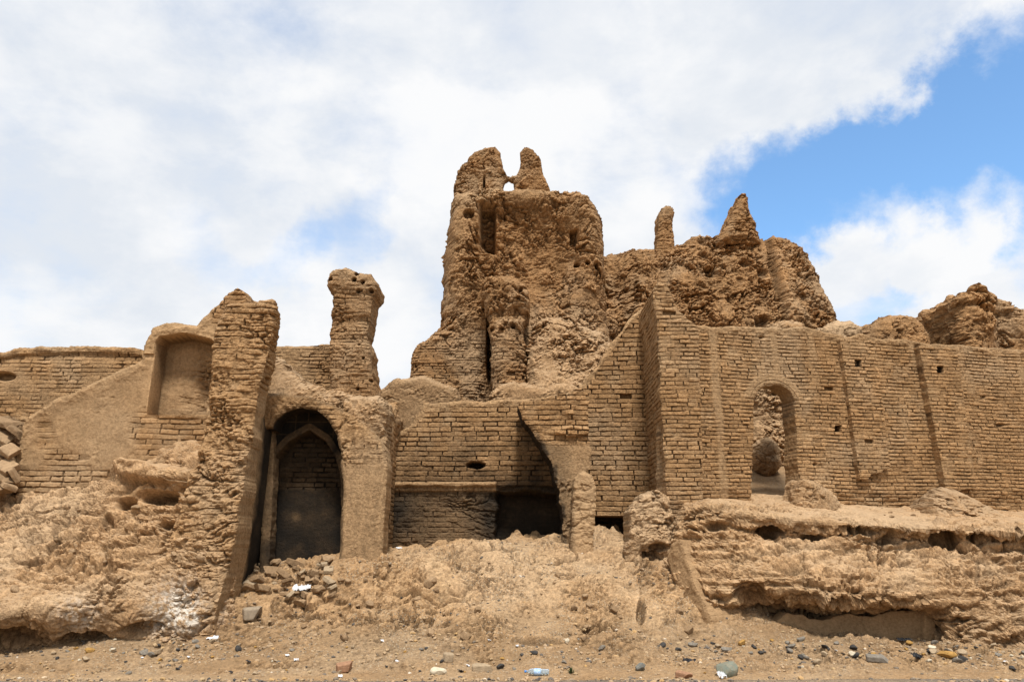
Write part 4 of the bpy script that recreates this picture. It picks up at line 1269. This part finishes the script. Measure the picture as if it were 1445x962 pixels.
# gravel nobody could count: one object
LV, LF = ico(1)
nP = 12000
allV, allF = [], []
cnt = 0
tr = 0
while cnt < nP and tr < 140000:
    tr += 1
    y = U_(9.2, 16.2)
    x = U_(-.75, .75) * y
    w = math.exp(-((y - 12.6) / 1.0)**2) + .18 + (.4 if y > 13.3 else 0) + (1.0 if y < 10.7 else 0)
    w *= max(.12, .55 + 1.5 * mnoise.noise(Vector((x * .9, y * 1.6, 3.0))))
    if random.random() > w: continue
    s = .008 + .034 * random.random()**4
    V = LV * np.array([U_(.7, 1.2), U_(.7, 1.2), U_(.4, .8)]) * (1 + .25 * RNG.normal(size=(len(LV), 1)) * .6) * s
    a = U_(0, 6.28)
    R_ = np.array([[math.cos(a), -math.sin(a), 0], [math.sin(a), math.cos(a), 0], [0, 0, 1]])
    zg = gz(x, y)
    if y < 10.6: zg = max(zg, .045)
    allV.append(V @ R_.T + [x, y, zg + .2 * s]); allF.append(LF + cnt * len(LV)); cnt += 1
m_, b_, bs_ = new_mat('gravel')
ge = b_.n('ShaderNodeNewGeometry')
cr = b_.n('ShaderNodeValToRGB')
b_.link(ge.outputs['Random Per Island'], cr.inputs[0])
e = cr.color_ramp.elements
e[0].position = 0; e[0].color = (.05, .045, .04, 1); e[1].position = 1; e[1].color = (.55, .48, .38, 1)
for p_, c_ in [(.12, (.12, .10, .08, 1)), (.3, (.28, .20, .12, 1)), (.6, (.38, .26, .15, 1)), (.85, (.36, .25, .13, 1)), (.93, (.40, .24, .09, 1))]:
    k_ = e.new(p_); k_.color = c_
b_.link(cr.outputs[0], bs_.inputs['Base Color']); bs_.inputs['Roughness'].default_value = .9
gv_ = mesh_obj('gravel', np.concatenate(allV), np.concatenate(allF), m_, None, None, False)
tag(gv_, 'loose gravel and crumbs scattered over the dirt', 'gravel', kind='stuff')

# single stones the photograph shows
def single(px, py, me, s, rot, name, label, cat, dz=0.0):
    p = on_ground(px, py)
    return place(name, me, p + np.array([0, 0, dz]), s, rot, label, cat)
single(1026, 953, proto('rock', rock_shape(601, 5, 12, (1, .8, .92), .05), M_GREEN), .165, (0, .1, .5), 'rock', 'large angular greenish grey rock at the road edge', 'rock')
single(905, 946, proto('rock', rock_shape(604, 5, 12, (1, .8, .8), .05), M_BLUEG), .105, (0, .1, 1.5), 'rock', 'dark blue-grey rock at the road edge, right of the plastic bottle', 'rock')
single(683, 946, proto('stone', brick_shape(606, (1, .5, .3), .05, .1), M_TAN), .17, (.05, .0, .1), 'stone', 'long pinkish flat stone left of the plastic bottle', 'stone')
single(619, 951, proto('stone', rock_shape(608, 5, 12, (1, .7, .55), .04), M_CREAM), .125, (.1, .0, .3), 'stone', 'pale cream angular stone at the road edge, largest of the light stones', 'stone')
single(634, 933, proto('stone', brick_shape(610, (1, .8, .7), .05, .1), M_TAN), .095, (.1, .1, .5), 'stone', 'pinkish square stone just above the pale cream stone', 'stone')
single(487, 946, proto('brick_fragment', brick_shape(612, (1, .7, .5), .05, .1), M_RED), .12, (.1, -.1, .4), 'brick_fragment', 'orange-brown brick fragment in the front rubble, left of centre', 'brick fragment')
single(965, 957, proto('brick_fragment', brick_shape(614, (1, .5, .4), .05, .1), M_RED), .11, (.1, .15, -.5), 'brick_fragment', 'reddish brick fragment at the road edge beside the greenish rock', 'brick fragment')
single(1240, 932, proto('stone', brick_shape(616, (1, .5, .25), .03, .08), M_GREY), .17, (.15, .05, -.3), 'stone', 'flat grey slab of stone in the rubble under the right bank', 'stone')
single(1336, 927, proto('stone', rock_shape(618, 5, 10, (1, .7, .5), .06), M_OCHRE), .15, (.0, .05, -.3), 'stone', 'yellow-ochre block of stone in the rubble at the right', 'stone')
single(1048, 910, proto('stone', rock_shape(620, 4, 10, (1, .8, .8), .06), M_OCHRE), .085, (.0, .05, .3), 'stone', 'yellowish stone at the left foot of the right bank', 'stone')
single(357, 872, proto('brick', brick_shape(622, (1, .8, .62), .02, .04), M_GBRICK), .17, (.03, -.06, .45), 'brick', 'whole grey-tan brick lying at the foot of the pier', 'brick')
single(425, 855, proto('earth_clod', rock_shape(624, 4, 8, (1, .75, .6), .1), M_CLOD), .15, (0, .1, .2), 'earth_clod', 'largest smooth clod just below the white plastic bag', 'clod')

# crumpled sheets
def crumple(seed, sx, sy, h):
    n_ = 22
    X, Y = np.meshgrid(np.linspace(-1, 1, n_), np.linspace(-1, 1, n_))
    P_ = np.stack([X, Y, 0 * X], -1)
    Z = h * (.5 + fbm(P_, 1.3, 4, seed, ridged=True)) 
    X2 = X * sx * (1 + .25 * fbm(P_, 1.2, 2, seed + 1)); Y2 = Y * sy * (1 + .25 * fbm(P_, 1.2, 2, seed + 2))
    I = np.arange(n_ * n_).reshape(n_, n_)
    q = np.stack([I[:-1, :-1].ravel(), I[:-1, 1:].ravel(), I[1:, 1:].ravel(), I[1:, :-1].ravel()], 1)
    return np.stack([X2, Y2, Z - Z.min()], -1).reshape(-1, 3), q
def litter(px, py, mat, sx, sy, h, seed, name, label, cat, rot=0.0, group=None):
    p = on_ground(px, py)
    me = proto(name, crumple(seed, sx, sy, h), mat)
    return place(name, me, p + np.array([0, 0, .005]), 1.0, (.35, 0, rot), label, cat, group)
litter(426, 836, M_WHITE, .15, .09, .12, 701, 'plastic_bag', 'crumpled white plastic bag on the rubble before the arch', 'plastic bag', .1)
litter(1018, 957, M_WHITE, .05, .05, .09, 702, 'paper_scrap', 'crumpled white paper beside the greenish rock', 'litter', .3)
litter(563, 774, M_WHITE, .06, .03, .03, 703, 'paper_scrap', 'white scrap on the crest of the debris slope right of the arch', 'litter', .3)
litter(300, 902, M_WHITE, .09, .05, .05, 704, 'paper_scrap', 'bluish white scrap at the foot of the pier', 'litter', .2)
litter(1022, 941, M_BLACK, .02, .02, .02, 705, 'litter_scrap', 'tiny black scrap behind the greenish rock', 'litter')
litter(973, 933, M_BLACK, .10, .04, .05, 706, 'litter_scrap', 'dark crumpled scrap up the dirt left of the greenish rock', 'litter', -.6)
litter(1275, 906, M_BLACK, .12, .05, .06, 707, 'litter_scrap', 'black plastic scrap lying against the plinth', 'litter', .1)
litter(1294, 930, M_BLACK, .06, .07, .08, 708, 'litter_scrap', 'upright black scrap in the rubble left of the ochre block', 'litter', .4)
for i, (x, y) in enumerate([(405, 926), (418, 932), (560, 934), (200, 930), (265, 932), (480, 955), (1180, 920), (1420, 935), (690, 905), (730, 912), (660, 940), (345, 815), (375, 808), (540, 905)]):
    litter(x, y, M_WHITE, U_(.018, .035), U_(.015, .03), .025, 720 + i, 'paper_scrap', 'tiny white scrap of litter in the rubble', 'litter', U_(0, 3), 'tiny white litter scraps')
for i, (x, y) in enumerate([(350, 935), (325, 950), (1190, 925), (545, 942), (650, 948), (250, 945), (1310, 918), (1360, 930)]):
    litter(x, y, M_BLACK, U_(.025, .05), U_(.02, .04), .035, 740 + i, 'litter_scrap', 'tiny black scrap of litter in the rubble', 'litter', U_(0, 3), 'tiny black litter scraps')

# plastic bottle
def lathe(prof, n=28):
    prof = np.array(prof)
    a = np.linspace(0, 2 * math.pi, n, endpoint=False)
    V = np.stack([np.repeat(prof[:, 0][:, None], n, 1), prof[:, 1][:, None] * np.cos(a), prof[:, 1][:, None] * np.sin(a)], -1)
    k = len(prof)
    I = np.arange(k * n).reshape(k, n)
    q = np.stack([I[:-1], np.roll(I[:-1], -1, 1), np.roll(I[1:], -1, 1), I[1:]], -1).reshape(-1, 4)
    return V.reshape(-1, 3), q
def plastic(name, col, rough, trans):
    m, b, bs = new_mat(name)
    tc = b.n('ShaderNodeTexCoord')
    n1 = b.noise(tc.outputs['Object'], 30, 3)
    b.link(b.mix(n1, col, tuple(x * .8 for x in col)), bs.inputs['Base Color'])
    bs.inputs['Roughness'].default_value = rough
    bs.inputs['Transmission Weight'].default_value = trans
    bs.inputs['IOR'].default_value = 1.3
    return m
M_PET = plastic('clear_bottle', (.62, .76, .86), .12, .75)
M_LABEL = simple('bottle_label', (.16, .36, .66), .5, .2, 60, .1, .4, col2=(.55, .66, .78))
M_CAPB = simple('blue_cap', (.06, .22, .55), .4, .1, 10, .1, .4)
bp_ = on_ground(758, 953)
bot = bpy.data.objects.new('plastic_bottle', None); C.objects.link(bot)
bot.location = bp_ + np.array([0, 0, .047]); bot.rotation_euler = (.3, .02, -.12)
tag(bot, 'clear blue-tinted plastic water bottle lying at the road edge', 'bottle')
bot['_o'] = [0.0, 0.0, 0.0]
prof = [(.165, .001), (.165, .036), (.155, .043)]
for i in range(8):
    x = .14 - .018 * i; prof += [(x, .044), (x - .009, .0415)]
prof += [(-.02, .044), (-.07, .043), (-.10, .034), (-.125, .017), (-.15, .014), (-.15, .001)]
mesh_obj('bottle_body', *lathe(prof), M_PET, bot)
mesh_obj('label', *lathe([(.05, .0450), (.048, .0458), (-.035, .0458), (-.037, .0450)]), M_LABEL, bot)
mesh_obj('cap', *lathe([(-.148, .001), (-.148, .0165), (-.172, .0165), (-.174, .014), (-.174, .001)]), M_CAPB, bot)

# small weed
M_LEAF = simple('weed_leaf', (.05, .075, .025), .7, .4, 20, .2)
wp = on_ground(806, 950)
Vs, Fs = [], []
for k in range(40):
    a = U_(0, 6.28); L = U_(.04, .11); t = U_(.2, 1.1)
    d = np.array([math.cos(a) * math.sin(t), math.sin(a) * math.sin(t), math.cos(t)])
    s_ = np.cross(d, [0, 0, 1.0]); s_ /= np.linalg.norm(s_) + 1e-9
    b0 = wp + np.array([U_(-.02, .02), U_(-.02, .02), 0])
    Vs += [b0 - s_ * .003, b0 + d * L * .5 - s_ * .008, b0 + d * L, b0 + d * L * .5 + s_ * .008]
    Fs.append(np.arange(4) + 4 * k)
tag(mesh_obj('weed', np.array(Vs), np.array(Fs), M_LEAF), 'tiny green weed in the dirt right of the plastic bottle', 'plant')

# fallen slabs at the far left, boulder behind the window
hp = slab('earth_heap', frontal(15.25), [(-120, 730), (-90, 640), (-40, 598), (-5, 586), (16, 596), (27, 625), (33, 670), (38, 730)], M_BANK, res=.024, thick=.9,
          relief=lambda c: (erode(c.P, 341, .12, .08, .03, 0, .08) + .006 * np.clip(c.py - 590, 0, 140), pack(len(c.u), 0, .4, 0, 0)), edge=(.08, 2), R=.3, seed=49)
tag(hp, 'heap of collapsed mud carrying tumbled slabs at the far left edge', 'earth heap')
slabm = [proto('mudbrick_slab', brick_shape(640 + k, (1, .75, .3), .08, .2), (M_CLOD, M_CLOD2)[k % 2]) for k in range(4)]
for (x, y, Y, s, r) in [(2, 622, 14.9, .24, (.5, .5, .3)), (16, 640, 14.6, .22, (.7, .6, .1)), (-6, 650, 14.6, .3, (.4, .8, .5)), (10, 662, 14.5, .24, (.6, .4, -.2)), (22, 612, 15.0, .2, (.2, .6, .4)),
                        (4, 680, 14.4, .26, (.3, .5, .1)), (-16, 668, 14.5, .3, (.5, .5, .8)), (-2, 694, 14.3, .22, (.2, .2, .2)), (14, 690, 14.35, .2, (.3, .3, .9)), (18, 672, 14.4, .18, (.5, .9, .9)), (-20, 640, 14.8, .3, (.6, .3, .4)), (8, 600, 15.2, .22, (.4, .3, .1)),
                        (-30, 610, 15.2, .35, (.3, .3, .1)), (-26, 690, 14.3, .3, (.3, .2, .7))]:
    place('mudbrick_slab', random.choice(slabm), at(x, y, min(Y, 14.95 - .004 * (y - 600))), s * .9, r, 'tumbled mudbrick slab in the pile at the far left edge', 'mudbrick slab', 'tumbled slabs at the far left')
bd = slab('boulder', frontal(19.3), [(1064, 665), (1064, 640), (1068, 626), (1078, 618), (1090, 620), (1098, 634), (1101, 655), (1092, 668), (1080, 672)], M_BANK, res=.02, thick=.7, relief=rel_mud(291, big=.08, mid=.05, clod=.05), edge=(.10, 2.2), R=.22, seed=46)
tag(bd, 'rounded boulder of fallen mud inside the arched window', 'boulder')

# ------------------------------------------------------------------ LIGHT, SKY, CAMERA
SUN_EL, SUN_AZ = math.radians(60), math.radians(174)     # azimuth from +Y towards +X : behind the camera, to the left
w = bpy.data.worlds.new('World')
bpy.context.scene.world = w
w.use_nodes = True
nt = w.node_tree
nt.nodes.clear()
b = NB(nt)
out = b.n('ShaderNodeOutputWorld')
bg = b.n('ShaderNodeBackground')
b.link(bg.outputs[0], out.inputs[0])
STR = .12
bg.inputs['Strength'].default_value = STR
sky = b.n('ShaderNodeTexSky', sky_type='NISHITA', sun_disc=False)
sky.sun_elevation = SUN_EL
sky.sun_rotation = SUN_AZ
sky.air_density = 1.0; sky.dust_density = .6; sky.ozone_density = 1.5
tc = b.n('ShaderNodeTexCoord')
dirv = tc.outputs['Generated']
mp = b.n('ShaderNodeMapping'); b.link(dirv, mp.inputs[0]); mp.inputs['Scale'].default_value = (1, 1, 1.7); mp.inputs['Location'].default_value = (.35, 0, .2)
nA = b.noise(mp.outputs[0], 2.6, 9, .56, .25)
nB = b.noise(mp.outputs[0], 7.0, 8, .6, .15)
mp2 = b.n('ShaderNodeMapping'); b.link(dirv, mp2.inputs[0]); mp2.inputs['Scale'].default_value = (1, 1, 2.2); mp2.inputs['Location'].default_value = (2.3, .7, -.6)
nC = b.noise(mp2.outputs[0], 2.2, 7, .55, .2)
nW = b.n('ShaderNodeTexNoise'); b.link(dirv, nW.inputs['Vector']); nW.inputs['Scale'].default_value = 5.5; nW.inputs['Detail'].default_value = 7; nW.inputs['Roughness'].default_value = .6
wS = b.n('ShaderNodeVectorMath', operation='SUBTRACT'); b.link(nW.outputs['Color'], wS.inputs[0]); wS.inputs[1].default_value = (.5, .5, .5)
wM = b.n('ShaderNodeVectorMath', operation='MULTIPLY_ADD'); b.link(wS.outputs[0], wM.inputs[0]); wM.inputs[1].default_value = (.30, .30, .22); b.link(dirv, wM.inputs[2])
wN = b.n('ShaderNodeVectorMath', operation='NORMALIZE'); b.link(wM.outputs[0], wN.inputs[0])
wdir = wN.outputs[0]
def blob(px, py, r0, r1):
    d = ray(px, py); d = d / np.linalg.norm(d)
    v = b.n('ShaderNodeVectorMath', operation='DOT_PRODUCT')
    b.link(wdir, v.inputs[0]); v.inputs[1].default_value = d
    return b.mapr(v.outputs['Value'], math.cos(math.radians(r1)), math.cos(math.radians(r0)))
def total(lst):
    s = None
    for (wgt, *a) in lst:
        t = b.math('MULTIPLY', blob(*a), wgt)
        s = t if s is None else b.math('ADD', s, t)
    return s
blue = total([(1.0, 1420, 195, 1, 8), (.85, 1300, 225, 1, 7), (.75, 1180, 262, 0, 6.5), (.75, 1100, 285, 0, 5.5), (.55, 1215, 425, 0, 4.5), (.35, 1000, 262, 0, 6), (.6, 480, 318, 0, 4.5), (.5, 390, 352, 0, 4), (.4, 290, 372, 0, 3.5),
              (.3, 1440, 280, 0, 5), (.4, 1180, 360, 0, 3.5), (.22, 880, 235, 0, 6), (.2, 300, 30, 0, 8), (.25, 1300, 445, 0, 4), (.5, 1600, 200, 2, 14), (.25, 110, 400, 0, 5), (.5, 1240, 245, 0, 6), (.45, 1080, 320, 0, 6), (.45, 1445, 110, 0, 6), (.3, 1240, 170, 0, 4), (.3, 1340, 90, 0, 5)])
white = total([(.2, 1400, 20, 0, 7), (.9, 1310, 300, 0, 5.0), (.75, 1200, 330, 0, 4.5), (.7, 1390, 290, 0, 3), (.55, 1170, 380, 0, 3.5), (.4, 1250, 115, 0, 2.5), (.5, 1380, 400, 0, 4.5), (.25, 1040, 150, 0, 7)])
cl = b.math('ADD', b.math('ADD', b.math('MULTIPLY', b.math('SUBTRACT', nA, .5), 1.5), b.math('MULTIPLY', b.math('SUBTRACT', nB, .5), 1.4)), .92)
cl = b.math('ADD', b.math('SUBTRACT', cl, blue), white)
cov = b.mapr(cl, -.55, 1.05)
shade = b.mapr(b.math('ADD', b.math('MULTIPLY', nC, .65), b.math('MULTIPLY', nB, .35)), .40, .59)
shade = b.math('ADD', shade, total([(.5, 1310, 300, 0, 7), (.3, 640, 190, 0, 8), (.45, 350, 410, 0, 9), (-.25, 120, 240, 2, 14), (.3, 800, 60, 0, 10)]), clamp=True)
g_ = .90 / STR
ccol = b.mix(shade, (.775 / STR, .82 / STR, .885 / STR), (.97 / STR, .975 / STR, .985 / STR))
skyc = b.n('ShaderNodeVectorMath', operation='MULTIPLY'); b.link(sky.outputs[0], skyc.inputs[0]); skyc.inputs[1].default_value = (1.6, 2.0, 2.15)
col_ = b.mix(cov, skyc.outputs[0], ccol)
b.link(col_, bg.inputs['Color'])

sl = bpy.data.lights.new('Sun', 'SUN')
sl.energy = 5.0
sl.angle = math.radians(9)
sl.color = (1.0, .955, .90)
so = bpy.data.objects.new('Sun', sl)
C.objects.link(so)
dsun = Vector((math.sin(SUN_AZ) * math.cos(SUN_EL), math.cos(SUN_AZ) * math.cos(SUN_EL), math.sin(SUN_EL)))
so.rotation_euler = (-dsun).to_track_quat('-Z', 'Y').to_euler()

cam = bpy.data.cameras.new('Camera')
co = bpy.data.objects.new('Camera', cam)
C.objects.link(co)
co.location = (0, 0, H)
co.rotation_euler = (math.pi / 2 + PT, 0, 0)
cam.sensor_width = 36
cam.lens = F / 1445 * 36
cam.clip_end = 3000
sc = bpy.context.scene
sc.camera = co
sc.render.engine = 'CYCLES'
sc.view_settings.view_transform = 'Standard'
sc.view_settings.look = 'None'
sc.view_settings.exposure = 0
for o in list(bpy.data.objects):
    if '_o' in o: del o['_o']
